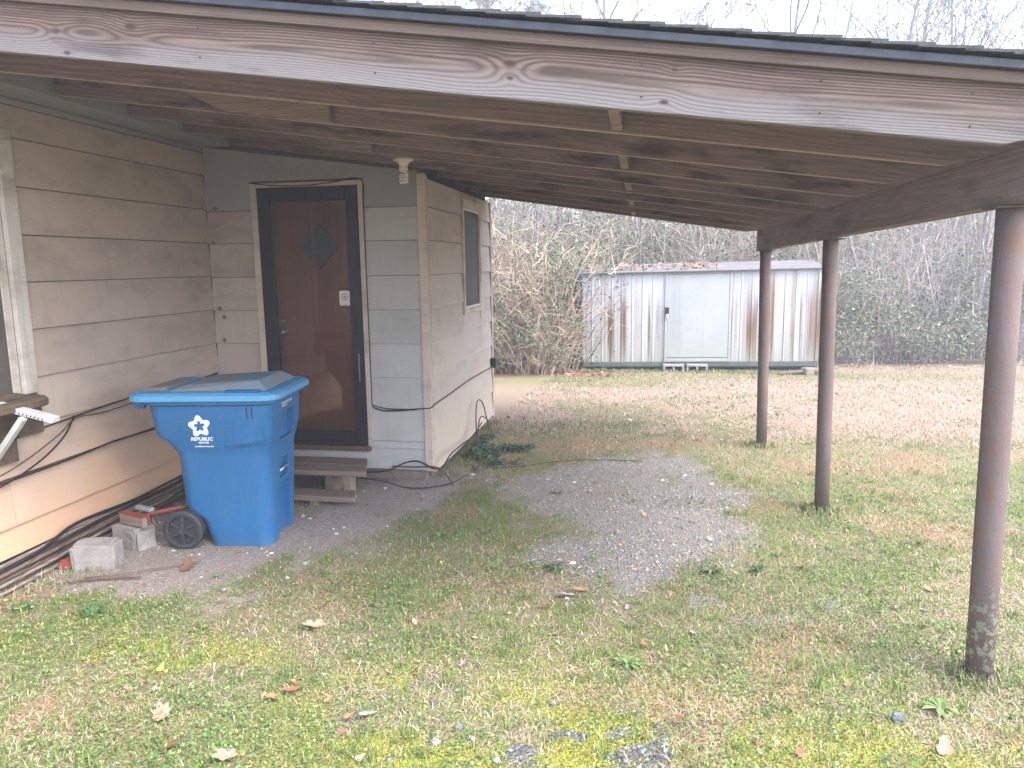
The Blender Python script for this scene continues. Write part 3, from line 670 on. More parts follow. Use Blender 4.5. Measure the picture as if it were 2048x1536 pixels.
# the strip board stands above and slightly proud of the bargeboard
st_ = prism('edge_strip', [(0, .0), (4.76, .0), (4.76, .036), (0, .036)], 0, .03, M_STRIP, car, CI, 'y', .002)
st_.location = (RX0, RY[0] - .022, zroof(RX0) + .185); st_.rotation_euler = (0, math.atan(S0), 0)
dr = prism('drip_edge', [(0, .0), (4.76, .0), (4.76, .026), (0, .026)], 0, .045, M_DRIP, car, CI, 'y', .002)
dr.location = (RX0, RY[0] - .045, zroof(RX0) + .2225); dr.rotation_euler = (0, math.atan(S0), 0)
rs = random.Random(3)
x = RX0
while x < RX1 - .02:      # courses seen end-on as a stepped edge, lower edge of each course towards the eave
    w = .135; y0 = RY[0] - .050 - rs.random() * .012
    for yy0, yy1 in ((y0, 4.4), (4.402, 6.2), (6.202, 7.98)):
        z = lambda q: zroof(q) + .186 + .072
        xa, xb = x, min(x + w + .05, RX1 + .03)
        V = [(xa, yy0, z(xa) + .001), (xb, yy0, z(xb) + .008), (xb, yy1, z(xb) + .008), (xa, yy1, z(xa) + .001), (xa, yy0, z(xa) + .008), (xb, yy0, z(xb) + .018), (xb, yy1, z(xb) + .018), (xa, yy1, z(xa) + .008)]
        mesh('shingle', V, boxVF(0, 1, 0, 1, 0, 1)[1], M_SHING, deck)
    x += w
slab('roof_underlay', RX0, RX1, RY[0] - .02, 7.96, .045, .068, M_SHING, car, CI)

# ------------------------------------------------------------------ ceiling lamp with spiral bulb
lamp = empty('ceiling_light', (-1.632, 5.08, 2.372), 'unlit spiral bulb in a cream ceiling socket between rafters', 'light')
box('mounting_block', -.09, .09, -.20, .10, .0, .05, M_RAFT, lamp)
lathe('base', [(.070, .0), (.072, -.008), (.055, -.016), (.036, -.026), (.030, -.045), (.028, -.048)], M_CREAM, lamp)
lathe('socket', [(.027, -.049), (.030, -.056), (.030, -.076), (.024, -.082), (.018, -.088)], M_CREAM, lamp)
hp = []
for k in range(90):
    a = k / 89 * 2 * math.pi * 4.5; hp.append((.027 * math.cos(a), .027 * math.sin(a), -.096 - .062 * k / 89))
tube('spiral_bulb', [(0, 0, -.086)] + hp + [(0, 0, -.158)], .0048, plain('bulb_white', (.80, .77, .73), .3, var=.03), lamp, n=6)

# ------------------------------------------------------------------ steps
stp = empty('wooden_steps', (-2.6, 5.0, 0), 'low two-tread brown wooden step below the storm door', 'steps'); SI = inv_of(stp)
def plank(name, x0, x1, y0, y1, z0, z1):
    o = prism(name, [(0, -(y1 - y0) / 2), (x1 - x0 + .0, -(y1 - y0) / 2), (x1 - x0 - .07, (y1 - y0) / 2), (0, (y1 - y0) / 2)], z0, z1, M_STEP, stp, SI, 'z', .004)
    o.location = (x0, (y0 + y1) / 2, 0); return o
plank('tread', -2.95, -1.94, 4.925, 5.10, .165, .205); plank('tread', -2.95, -2.00, 5.103, 5.295, .166, .206)
plank('tread', -2.95, -1.95, 4.735, 4.905, .035, .075)
box('leg', -2.12, -2.06, 4.93, 5.02, -.02, .163, M_STEP, stp, SI); box('leg', -2.89, -2.83, 4.93, 5.02, -.02, .163, M_STEP, stp, SI)
box('stringer', -2.30, -2.24, 5.021, 5.28, -.02, .164, M_STEP, stp, SI); box('stringer', -2.89, -2.83, 5.021, 5.28, -.02, .164, M_STEP, stp, SI)
box('stringer', -2.30, -2.24, 4.75, 4.928, -.02, .034, M_STEP, stp, SI); box('stringer', -2.89, -2.83, 4.75, 4.928, -.02, .034, M_STEP, stp, SI)

# ------------------------------------------------------------------ wheeled bin
def bin_plastic(name, c, var=.12):
    t = NT(name); v = t.coord(); n = t.noise(v, 5, 4); n2 = t.noise(t.coord(scale=(9, 9, 1)), 3, 4, .6); n3 = t.noise(v, 120, 3)
    k = t.mix(n, [q * (1 - var) for q in c], [q * (1 + var) for q in c]); k = t.mix(t.math('MULTIPLY', t.ramp(n2, [(.5, 0), (.75, 1)]), .12), k, (.16, .24, .33))
    z = t.sep(v)[2]; dz_ = t.math('MULTIPLY', t.ramp(t.math('ADD', z, t.math('MULTIPLY', n3, .12)), [(.02, .55), (.13, 0)]), .5)
    k = t.mix(dz_, k, (.24, .20, .165)); sc_ = t.noise(t.coord(scale=(3, 3, 30)), 6, 4, .7); k = t.mix(t.math('MULTIPLY', t.ramp(sc_, [(.62, 0), (.70, 1)]), .22), k, (.28, .36, .44)); bl_ = t.noise(v, 13, 4, .7); k = t.mix(t.math('MULTIPLY', t.ramp(bl_, [(.60, 0), (.72, 1)]), .35), k, (.10, .15, .20)); t.bump(n3, .12, .002); return t.done(k, .5, 0, .4)
M_BIN = bin_plastic('bin_blue', (.020, .120, .285)); M_LID = bin_plastic('lid_blue', (.085, .29, .50))
t = NT('lid_dirty_top'); v = t.coord(); M_LIDT = t.done(t.mix(t.ramp(t.noise(v, 4, 4), [(.35, .1), (.55, 1)]), (.09, .29, .48), (.24, .215, .19)), .7)
M_TYRE = plain('wheel_black', (.040, .042, .047), .6, var=.2)
ROT = math.radians(8)
bn = empty('wheeled_bin', (-2.50, 4.17, -.004), 'blue wheeled recycling bin with white star logo beside the wall', 'bin', rz=ROT)
def rring(x0, x1, hw, z, r, n=5):
    cx, w, h = (x0 + x1) / 2, x1 - x0, 2 * hw
    return [(cx + p[0], p[1], z) for p in rrect(w, h, min(r, w * .3, h * .3), n)]
SEC = [(-.085, .285, .235, 0, .07), (-.09, .288, .242, .02, .08), (-.14, .295, .248, .17, .08), (-.235, .300, .252, .25, .08), (-.245, .315, .262, .56, .08), (-.255, .318, .264, .585, .08), (-.30, .335, .285, .655, .08), (-.355, .345, .296, .70, .08), (-.375, .352, .305, .86, .08), (-.377, .353, .306, .905, .08)]
def hw(z):
    for a, b in zip(SEC, SEC[1:]):
        if a[3] <= z <= b[3]: return a[2] + (b[2] - a[2]) * (z - a[3]) / (b[3] - a[3])
rings = [rring(*s) for s in SEC]; n = len(rings[0]); V = [p for r in rings for p in r]
F = [tuple(range(n))[::-1], tuple((len(rings) - 1) * n + k for k in range(n))] + [(i * n + k, i * n + (k + 1) % n, (i + 1) * n + (k + 1) % n, (i + 1) * n + k) for i in range(len(rings) - 1) for k in range(n)]
body = mesh('body', V, F, M_BIN, bn)
cut_specs = [(.31, .40, -.11, .11, .63, .80), (.285, .40, -.075, .075, .38, .50), (.262, .40, -.10, .10, -.05, .345)]
bmc = bmesh.new()
for c in cut_specs:
    vs, fs = boxVF(*c); bv = [bmc.verts.new(q) for q in vs]
    for f in fs: bmc.faces.new([bv[i] for i in f])
bmesh.ops.recalc_face_normals(bmc, faces=bmc.faces)
cme = bpy.data.meshes.new('cutter'); bmc.to_mesh(cme); bmc.free(); cob = bpy.data.objects.new('cutter', cme); COL.objects.link(cob); cob.parent = bn
md = body.modifiers.new('b', 'BOOLEAN'); md.object = cob; md.operation = 'DIFFERENCE'; md.solver = 'EXACT'
bpy.context.view_layer.update(); dg = bpy.context.evaluated_depsgraph_get(); nm_ = bpy.data.meshes.new_from_object(body.evaluated_get(dg)); body.modifiers.clear(); body.data = nm_
bpy.data.objects.remove(cob)
bm = bmesh.new(); bm.from_mesh(body.data); 
for f in bm.faces: f.smooth = True
bmesh.ops.recalc_face_normals(bm, faces=bm.faces)
for e in bm.edges:
    if len(e.link_faces) == 2 and e.calc_face_angle(0) > .6: e.smooth = False
bm.to_mesh(body.data); bm.free()
# rim, lid (flat plate, raised centre)
def loft(name, secs, mat, par, r=.09):
    R = [rring(*s) for s in secs]; n = len(R[0]); V = [p for q in R for p in q]
    F = [tuple(range(n))[::-1], tuple((len(R) - 1) * n + k for k in range(n))] + [(i * n + k, i * n + (k + 1) % n, (i + 1) * n + (k + 1) % n, (i + 1) * n + k) for i in range(len(R) - 1) for k in range(n)]
    return mesh(name, V, F, mat, par)
rim = loft('rim', [(-.385, .365, .315, .880, .09), (-.40, .385, .328, .888, .09), (-.40, .385, .328, .904, .09)], M_BIN, bn)
lid = loft('lid', [(-.470, .400, .342, .9055, .09), (-.475, .410, .350, .912, .09), (-.472, .408, .348, .942, .09), (-.455, .385, .325, .955, .09), (-.44, .36, .30, .957, .09)], M_LID, bn)
def wedge(name, x0, x1, hw_, z0, z1a, z1b, mat, ins=.06):
    V = [(x0, -hw_, z0), (x1, -hw_, z0), (x1, hw_, z0), (x0, hw_, z0), (x0 + ins, -hw_ + ins, z1a), (x1 - ins, -hw_ + ins, z1b), (x1 - ins, hw_ - ins, z1b), (x0 + ins, hw_ - ins, z1a)]
    return mesh(name, V, boxVF(0, 1, 0, 1, 0, 1)[1], mat, lid, bevel=.006)
wedge('raised_top', -.25, .33, .27, .9575, .985, 1.012, M_LIDT, .07)
wedge('hinge_ridge', -.43, -.262, .24, .9576, .972, .975, M_LIDT, .03)
box('lid_tab', .10, .30, -.325, -.275, .9575, .967, M_BIN, lid)
tube('handle_bar', [(-.43, -.25, .885), (-.43, .25, .885)], .014, M_BIN, bn)
box('handle_arm', -.445, -.388, -.285, -.255, .86, .900, M_BIN, bn); box('handle_arm', -.445, -.388, .255, .285, .86, .900, M_BIN, bn)
tube('lift_bar', [(.305, -.074, .43), (.305, .074, .43)], .010, M_STEEL, bn)
for s in (-1, 1):
    W = empty('x', (0, 0, 0)); bpy.data.objects.remove(W)
    yc = s * .262; wx, wz, wr = -.225, .122, .118
    prof = [(.0, .028), (.022, .030), (.024, .004), (.084, .002), (.088, .024), (.104, .026), (wr, .018), (wr, -.022), (.10, -.026), (0, -.026)]
    nn = 32; V = []; F = []
    for r, h in prof:
        for k in range(nn):
            a = 2 * math.pi * k / nn; V.append((wx + r * math.cos(a), yc + s * h, wz + r * math.sin(a)))
    for i in range(len(prof) - 1):
        for k in range(nn): F.append((i * nn + k, i * nn + (k + 1) % nn, (i + 1) * nn + (k + 1) % nn, (i + 1) * nn + k))
    wh = mesh('wheel', V, F, M_TYRE, bn, bevel=0)
    for k in range(6):
        a = k * math.pi / 3 + .5; c_, s_ = math.cos(a), math.sin(a)
        V = []
        for u, w, hh in ((.020, -.014, .002), (.088, -.010, .002), (.088, .010, .002), (.020, .014, .002), (.020, -.010, .024), (.086, -.007, .020), (.086, .007, .020), (.020, .010, .024)):
            V.append((wx + u * c_ - w * s_, yc + s * hh, wz + u * s_ + w * c_))
        mesh('spoke', V, boxVF(0, 1, 0, 1, 0, 1)[1], M_TYRE, wh)
    V = []; F = []
    for k in range(36):        # tread lugs round the rim
        a = 2 * math.pi * k / 36; da = .05; b0 = len(V)
        for rr in (wr - .003, wr + .004):
            for q, hh in ((-da, -.018), (da, -.018), (da, .017), (-da, .017)): V.append((wx + rr * math.cos(a + q), yc + s * hh, wz + rr * math.sin(a + q)))
        F += [tuple(b0 + j for j in f) for f in boxVF(0, 1, 0, 1, 0, 1)[1]]
    mesh('tread', V, F, M_TYRE, wh)
tube('axle', [(-.225, -.23, .122), (-.225, .23, .122)], .010, M_DARK, bn)
# print on the side: star of five looped bands, name lines
def on_side(u, z): return (u, -(hw(z) + .0018), z)
def flatprint(name, polys, mat, f):
    V = []; F = []
    for P in polys: b = len(V); V += [f(*p) for p in P]; F.append(tuple(range(b, b + len(P))))
    me = bpy.data.meshes.new(name); me.from_pydata(V, [], F); me.materials.append(mat); return link(bpy.data.objects.new(name, me), bn)
polys = []; LU, LZ = -.065, .758; N_ = 100
def star_pt(a, off):
    r = .0405 + .0095 * math.cos(5 * (a - math.radians(96))); return r + off * (1 + .10 * math.cos(5 * (a - math.radians(96))))
for k in range(N_):
    a, b = 2 * math.pi * k / N_, 2 * math.pi * (k + 1) / N_
    polys.append([(LU + star_pt(q, o_) * math.cos(q), LZ + star_pt(q, o_) * math.sin(q)) for q, o_ in ((a, -.0150), (a, .0150), (b, .0150), (b, -.0150))])
slits = []
for k in range(5):
    a = math.radians(96 + 72 * k); u = (math.cos(a), math.sin(a)); w = (-u[1], u[0])
    slits.append([(LU + u[0] * r_ + w[0] * t_, LZ + u[1] * r_ + w[1] * t_) for r_, t_ in ((.046, -.0010), (.054, -.0018), (.054, .0008), (.046, .0012))])
    a = math.radians(96 + 72 * k - 30); u = (math.cos(a), math.sin(a)); w = (-u[1], u[0])
    slits.append([(LU + u[0] * r_ + w[0] * t_, LZ + u[1] * r_ + w[1] * t_) for r_, t_ in ((.016, -.0006), (.047, .004), (.047, .0052), (.016, .0006))])
flatprint('star_slits', slits, M_BIN, lambda u, z: (u, -(hw(z) + .0028), z))
flatprint('star_logo', polys, M_PRINTW, on_side)
def textmesh(name, txt, size, f, mat, parent, shear=0.0, bold=0.0, align='CENTER', xs=1.0):
    cu = bpy.data.curves.new(name, 'FONT'); cu.body = txt; cu.size = size; cu.align_x = align; cu.shear = shear; cu.offset = bold; cu.resolution_u = 2
    to = bpy.data.objects.new(name, cu); COL.objects.link(to); bpy.context.view_layer.update()
    me = bpy.data.meshes.new_from_object(to.evaluated_get(bpy.context.evaluated_depsgraph_get())); bpy.data.objects.remove(to)
    for v in me.vertices: v.co = f(v.co.x * xs, v.co.y)
    me.materials.clear(); me.materials.append(mat); o = bpy.data.objects.new(name, me); return link(o, parent)
textmesh('name_print', 'REPUBLIC', .030, lambda a, b: on_side(-.062 + a, .671 + b), M_PRINTW, bn, .25, .0012, xs=1.0)
textmesh('name_print', 'SERVICES', .015, lambda a, b: on_side(-.055 + a, .653 + b), M_PRINTW, bn, .25, .0007)
textmesh('web_print', 'republicservices.com', .0135, lambda a, b: on_side(-.055 + a, .630 + b), M_PRINTW, bn, .2, .0006, xs=.98)
fx = lambda z: .345 + (z - .70) / .16 * .007
fr_polys = []; rq = random.Random(5)
for i in range(9): fr_polys.append([(-.10 + i * .021 , .842), (-.10 + i * .021 + .013 + rq.random() * .005, .842), (-.10 + i * .021 + .014, .858), (-.10 + i * .021, .858)])
fr_polys.append([(-.10, .828), (.0, .828), (.0, .836), (-.10, .836)])
flatprint('stamped_number', fr_polys, plain('stamp_grey', (.42, .48, .54), .6), lambda u, z: (fx(z) + .002, u, z))
for u in (.215, .245): flatprint('moulded_slot', [[(u, .80), (u + .006, .80), (u + .006, .87), (u, .87)]], M_DARK, on_side)

# moulded shoulder near the front corner of the bin: overhangs, dark underneath
V = []; nn_ = 9
for k in range(nn_):
    u = .06 + .24 * k / (nn_ - 1); d = .012 * math.sin(math.pi * k / (nn_ - 1)) ** 1.4 + .0005; zc = .618 + .040 * k / (nn_ - 1)
    V += [(u, -(hw(zc + .10) + .0005), zc + .10), (u, -(hw(zc + .015) + d), zc + .015), (u, -(hw(zc - .016) + .0004), zc - .016)]
mesh('moulded_shoulder', V, [(3 * k + j, 3 * k + 3 + j, 3 * k + 4 + j, 3 * k + 1 + j) for k in range(nn_ - 1) for j in (0, 1)], M_BIN, bn)
# ------------------------------------------------------------------ metal shed
SHX0, SHX1, SHY = -1.095, 2.945, 13.5
shed = empty('metal_shed', (.9, 14.5, -.25), 'low white ribbed metal shed streaked with rust in front of thicket', 'shed'); ZI = inv_of(shed)
def shz(x, z): return z + .012 * (x - SHX0)
def ribbed(name, x0, x1, z0, z1, y, mat, par, inv, pitch=.181, depth=.010):
    xs_ = []; k = int(round((x1 - x0) / pitch)); p = (x1 - x0) / k
    for i in range(k): b = x0 + i * p; xs_ += [(b, 0), (b + p * .80, 0), (b + p * .86, depth), (b + p * .94, depth)]
    xs_.append((x1, 0)); V = []
    for x, d in xs_: V += [(x, y - d, shz(x, z0)), (x, y - d, shz(x, z1))]
    for x, d in xs_: V += [(x, y - d + .012, shz(x, z0)), (x, y - d + .012, shz(x, z1))]
    n = len(xs_); F = [(2 * i, 2 * i + 2, 2 * i + 3, 2 * i + 1) for i in range(n - 1)] + [(2 * n + 2 * i, 2 * n + 2 * i + 1, 2 * n + 2 * i + 3, 2 * n + 2 * i + 2) for i in range(n - 1)]
    return mesh(name, V, F, mat, par, inv)
z0s, z1s = -.105, 1.462
for a, b in ((SHX0 + .02, -.375), (-.373, .352), (1.487, 2.205), (2.207, SHX1 - .02)):
    pn = ribbed('wall_panel', a, b, z0s, z1s, SHY, M_SHED, shed, ZI)
    V = []; F = []
    for zz in (.34, .87):
        k = int((b - a) / .181)
        for i in range(k):
            x = a + (i + .5) * .181; b0 = len(V)
            for j in range(6): an = j * math.pi / 3; V.append((x + .009 * math.cos(an), SHY - .016, shz(x, zz) + .009 * math.sin(an)))
            V.append((x, SHY - .022, shz(x, zz))); F += [(b0 + j, b0 + (j + 1) % 6, b0 + 6) for j in range(6)]
    if F: mesh('rivets', V, F, M_DARK, pn)
def sbox(name, x0, x1, y0, y1, z0, z1, mat, par=shed, inv=ZI, bevel=.004):
    V = [(x, y, shz(x, z)) for x, y, z in boxVF(x0, x1, y0, y1, z0, z1)[0]]
    return mesh(name, V, boxVF(0, 1, 0, 1, 0, 1)[1], mat, par, inv, bevel=bevel)
for x in (SHX0, SHX1 - .05): sbox('corner_trim', x, x + .05, SHY - .022, SHY + .05, z0s, z1s, M_SHED)
sbox('side_wall', SHX0 + .001, SHX0 + .03, SHY + .055, SHY + 2.1, z0s, z1s, M_SHED); sbox('side_wall', SHX1 - .03, SHX1 - .001, SHY + .055, SHY + 2.1, z0s, z1s, M_SHED); sbox('back_wall', SHX0, SHX1, SHY + 2.105, SHY + 2.13, z0s, z1s, M_SHED)
sbox('floor_frame', SHX0, SHX1, SHY + .03, SHY + 2.1, -.21, -.112, M_SHEDB)
sbox('skid', SHX0, SHX1, SHY - .012, SHY + .028, -.19, -.108, M_SHEDB)
for y in (SHY + .35, SHY + 1.7): sbox('skid', SHX0 + .1, SHX1 - .1, y, y + .1, -.34, -.211, M_SHEDB)
sd_ = sbox('shed_door', .40, 1.445, SHY - .020, SHY - .004, -.03, 1.425, M_SHEDD)
sd_['label'] = 'grey-green stained sliding door of the shed'
for a, b, c, d in ((.354, .398, -.104, 1.462), (1.447, 1.485, -.104, 1.462), (.40, 1.445, -.104, -.040), (.40, 1.445, 1.43, 1.462)): sbox('door_frame', a, b, SHY - .026, SHY + .01, c, d, M_SHEDD, shed)
hasp = sbox('hasp', .36, .425, SHY - .045, SHY - .0265, .73, .86, M_DARK, sd_, None); sbox('padlock', .375, .42, SHY - .070, SHY - .046, .66, .745, M_STEEL, sd_, None, .006)
V = [(SHX0 - .05, SHY - .06, shz(SHX0, 1.466)), (SHX1 + .05, SHY - .06, shz(SHX1, 1.466)), (SHX1 + .05, SHY + 1.07, shz(SHX1, 1.60)), (SHX0 - .05, SHY + 1.07, shz(SHX0, 1.60)), (SHX1 + .05, SHY + 2.2, shz(SHX1, 1.466)), (SHX0 - .05, SHY + 2.2, shz(SHX0, 1.466))]
V += [(x, y, z + .02) for x, y, z in V]
mesh('roof', V, [(0, 1, 2, 3), (3, 2, 4, 5), (9, 8, 7, 6), (11, 10, 8, 9), (0, 6, 7, 1), (1, 7, 8, 2), (2, 8, 10, 4), (4, 10, 11, 5), (5, 11, 9, 3), (3, 9, 6, 0)], M_SHEDR, shed, ZI)
sbox('eave_trim', SHX0 - .05, SHX1 + .05, SHY - .085, SHY - .062, 1.462, 1.486, M_SHEDB); sbox('eave_gutter', SHX0 - .05, SHX1 + .05, SHY - .061, SHY - .028, 1.462, 1.4655, M_DARK, bevel=0)
# hollow blocks and boards under the sill of the shed
def hollow_block(x, y, rz, label):
    e = empty('concrete_block', (x, y, float(gz(x, y)) - .015), label, 'block', 'concrete blocks under the shed door', rz)
    V = []; F = []
    def add(*a):
        b = len(V); vs, fs = boxVF(*a); V.extend(vs); F.extend([tuple(b + q for q in f) for f in fs])
    L, Hh, D = .36, .14, .17
    add(-L / 2, L / 2, 0, D, 0, .03); add(-L / 2, L / 2, 0, D, Hh - .03, Hh)
    for q in (-L / 2, -.018, L / 2 - .036): add(q, q + .036, .001, D - .001, .0301, Hh - .0301)
    mesh('body', V, F, M_CONC, e, bevel=.004); return e
hollow_block(.52, 13.30, .04, 'hollow concrete block at the shed door, left of the pair')
hollow_block(.92, 13.32, -.05, 'hollow concrete block at the shed door, right of the pair')
o = prism('scrap_board', [(-.5, -.04), (.45, -.06), (.5, .05), (-.48, .05)], 0, .03, M_STEP, None, None, 'z', .004); o.location = (2.75, 13.22, float(gz(2.75, 13.22)) + .06); o.rotation_euler = (0, -.10, .12); tag(o, 'loose weathered board lying at the right end of the shed', 'board')
o = box('wood_chunk', -.09, .09, -.08, .08, -.03, .12, M_STEP, None, None, .02); o.location = (2.73, 13.22, float(gz(2.73, 13.2)) - .0); o.rotation_euler = (.0, .0, .5); tag(o, 'stub of timber propping the board at the shed corner', 'timber')
o = box('timber_edging', -1.5, 1.5, -.05, .05, -.03, .07, M_BROWNBLK, None, None, .01); o.location = (4.75, 14.75, float(gz(4.75, 14.75))); o.rotation_euler = (0, 0, .05); tag(o, 'long dark timber lying along the foot of the green bushes', 'timber')

# ------------------------------------------------------------------ clutter by the wall
def rock(name, loc, dims, mat, label, cat, seed, rz=0, group=None, jag=.12, round_=False):
    bm = bmesh.new(); bmesh.ops.create_cube(bm, size=1); bmesh.ops.bevel(bm, geom=bm.edges, offset=.10 if not round_ else .28, segments=2, affect='EDGES'); bmesh.ops.subdivide_edges(bm, edges=bm.edges, cuts=1, use_grid_fill=True)
    rr = random.Random(seed)
    for v in bm.verts: v.co = Vector((v.co.x * dims[0] * (1 + rr.uniform(-jag, jag)), v.co.y * dims[1] * (1 + rr.uniform(-jag, jag)), (v.co.z + .5) * dims[2] * (1 + rr.uniform(-jag, jag) * .7)))
    bmesh.ops.triangulate(bm, faces=bm.faces)
    me = bpy.data.meshes.new(name); bm.to_mesh(me); bm.free(); me.materials.append(mat); o = bpy.data.objects.new(name, me); COL.objects.link(o); o.location = (loc[0], loc[1], float(gz(loc[0], loc[1])) - .02 if len(loc) < 3 else loc[2]); o.rotation_euler = (0, 0, rz)
    return tag(o, label, cat, group)
rock('concrete_chunk', (-3.02, 3.56), (.235, .15, .165), M_CONC, 'pale broken concrete block in front of the house wall', 'concrete block', 4, .25, jag=.05)
rock('concrete_chunk', (-3.03, 3.885), (.24, .15, .15), M_CONC, 'broken concrete chunk under the red tool, next to the bin wheel', 'concrete block', 9, -.35, jag=.07)
tl = empty('red_tool', (-2.99, 3.88, .145), 'red handled tool with a worn wooden block on the concrete chunk', 'tool', rz=-.30)
box('wood_block', -.105, .105, -.045, -.012, -.006, .058, M_STEP, tl, None, .004)
box('red_plate', -.112, .114, -.0105, -.002, .002, .066, M_REDP, tl, None, .002); box('red_edge', -.112, .114, -.047, -.0115, .0585, .064, M_REDP, tl, None, .001)
tube('handle', [(.08, -.001, .06), (.16, .10, .075), (.26, .22, .085)], .013, M_REDP, tl)
box('grey_grip', -.05, .09, .02, .055, .066, .094, plain('grey_green_plastic', (.20, .24, .23), .6), tl, None, .006); box('strut', .05, .075, -.0015, .03, .05, .067, M_DARK, tl)
lathe_r = rock('red_scrap', (-3.17, 3.50), (.07, .05, .07), M_REDP, 'small red plastic scrap behind the concrete block', 'scrap', 2, .4)
# weathered poles and cables along the foot of the left wall
M_POLE = [wood('pole_grey', (.30, .25, .21), (.15, .115, .095), 60, stain=.5), wood('pole_brown', (.20, .14, .105), (.10, .07, .055), 60, stain=.5)]
def poly3(name, pts, r, mat, label, cat, group=None, n=7, k=6):
    o = tube(name, spline(pts, k), r, mat, None, None, n); return tag(o, label, cat, group)
for i, (o_, z0, z1, y0, y1, r) in enumerate([(.045, .115, .15, 2.6, 4.75, .014), (.075, .08, .12, 2.7, 4.95, .017), (.11, .045, .085, 2.8, 4.6, .013), (.065, .045, .05, 2.5, 5.1, .018), (.14, .02, .055, 2.9, 4.35, .012), (.10, .10, .105, 3.5, 5.2, .011)]):
    poly3('weathered_pole', [(XL + o_, y0, z0), (XL + o_ + .01, (y0 * 2 + y1) / 3, z0 + .01), (XL + o_ - .005, (y0 + 2 * y1) / 3, z1 - .012), (XL + o_ + .005, y1, z1)], r * .8, M_POLE[i % 2], 'weathered grey pole lying along the foot of the left wall', 'pole', 'poles along the foot of the wall')
xw = XL + .022
poly3('wall_cable', [(xw, 5.41, .835), (xw, 5.1, .822), (xw, 4.8, .812), (xw, 4.3, .818), (xw, 3.95, .80), (xw, 3.80, .79), (xw, 3.55, .775), (xw + .06, 3.3, .765)], 0.0043, M_BLK, 'black cable strung along the left wall above the bin', 'cable')
poly3('wall_cable', [(xw, 5.40, .828), (xw + .005, 5.0, .80), (xw + .005, 4.6, .79), (xw + .006, 4.1, .775), (xw + .008, 3.87, .785), (xw + .035, 3.68, .72), (xw + .035, 3.45, .64), (xw + .03, 3.2, .585), (xw + .03, 2.8, .55)], 0.0040, M_CABLE2, 'brown cable sagging below the window sill on the left wall', 'cable')
poly3('wall_cable', [(xw, 3.86, .80), (xw + .035, 3.72, .70), (xw + .04, 3.5, .60), (xw + .03, 3.2, .53), (xw + .03, 2.7, .50)], .005, M_BLK, 'thin black cable drooping from the knot under the window', 'cable')
poly3('wall_cable', [(xw, 5.3, .585), (xw + .004, 4.7, .572), (xw + .004, 4.2, .57), (xw + .002, 3.7, .562), (xw, 3.3, .556), (xw, 2.6, .552)], 0.0047, M_CABLE2, 'brown cable running along the lower board joint of the left wall', 'cable')
poly3('wall_cable', [(xw + .01, 5.2, .57), (xw + .012, 4.6, .566), (xw + .012, 4.15, .575), (xw + .012, 3.8, .557), (xw + .012, 3.2, .545), (xw + .012, 2.6, .54)], .005, M_BLK, 'black cable beside the brown one on the lower board joint', 'cable')
poly3('base_cable', [(XL + .04, 4.9, .16), (XL + .05, 4.3, .15), (XL + .06, 3.75, .175), (XL + .07, 3.45, .12), (XL + .06, 3.0, .09), (XL + .06, 2.5, .10)], .010, M_BLK, 'thick black cable lying on the poles at the wall foot', 'cable')
yc = YD - .026
poly3('wall_cable', [(-2.062, yc + .002, .598), (-1.95, yc, .572), (-1.80, yc, .565), (-1.66, yc - .012, .578), (-1.59, yc - .014, .585), (XS + .030, 5.52, .60), (XS + .028, 6.0, .60), (XS + .028, 6.6, .61), (XS + .028, 7.2, .60), (XS + .05, 7.70, .60)], 0.0043, M_BLK, 'black cable wrapping the corner board to the electric box', 'cable')
poly3('wall_cable', [(-2.062, yc + .002, .585), (-1.98, yc - .002, .556), (-1.85, yc - .002, .556), (-1.70, yc - .002, .570)], .0045, M_BLK, 'short black cable beside the storm door casing', 'cable')
poly3('floor_cable', [(-2.7, 5.36, .12), (-2.25, 5.34, .085), (-1.95, 5.32, .10), (-1.80, 5.38, .155), (-1.70, 5.40, .165), (-1.55, 5.36, .12), (-1.50, 5.42, .14), (-1.49, 5.6, .18), (-1.50, 6.0, .16), (-1.50, 6.4, .14), (-1.48, 6.7, .20)], .006, M_BLK, 'black cable bundle rising at the corner of the house', 'cable')
poly3('floor_cable', [(-2.8, 5.35, .10), (-2.3, 5.33, .055), (-1.95, 5.25, .045), (-1.70, 5.2, .012), (-1.45, 5.3, .02), (-1.35, 5.5, .035)], .0045, M_BLK, 'black cable lying on the ground between steps and corner', 'cable')
poly3('floor_cable', [(-1.90, 5.36, .13), (-1.72, 5.38, .125), (-1.54, 5.37, .13), (-1.46, 5.36, .07), (-1.40, 5.3, .012)], .006, M_CABLE2, 'brown cable end curling at the corner of the house', 'cable')
poly3('cable_loop', [(-1.47, 6.45, .02), (-1.50, 6.55, .28), (-1.52, 6.72, .40), (-1.50, 6.86, .35), (-1.46, 6.92, .10), (-1.43, 6.9, .0)], .006, M_CABLE2, 'tall loop of cable standing beside the side wall', 'cable')
poly3('cable_loop', [(-1.44, 6.35, .0), (-1.47, 6.5, .18), (-1.48, 6.66, .26), (-1.45, 6.82, .20), (-1.40, 6.9, .01)], .006, M_CABLE2, 'lower loop of cable beside the side wall', 'cable')
poly3('ground_cable', [(-1.4, 6.05, .02), (-1.25, 5.85, .012), (-1.0, 5.9, .012), (-.7, 6.1, .014), (-.35, 6.2, .012), (.0, 6.22, .004)], .0035, M_CABLE2, 'thin brown cable crossing the ground towards the gravel', 'cable')
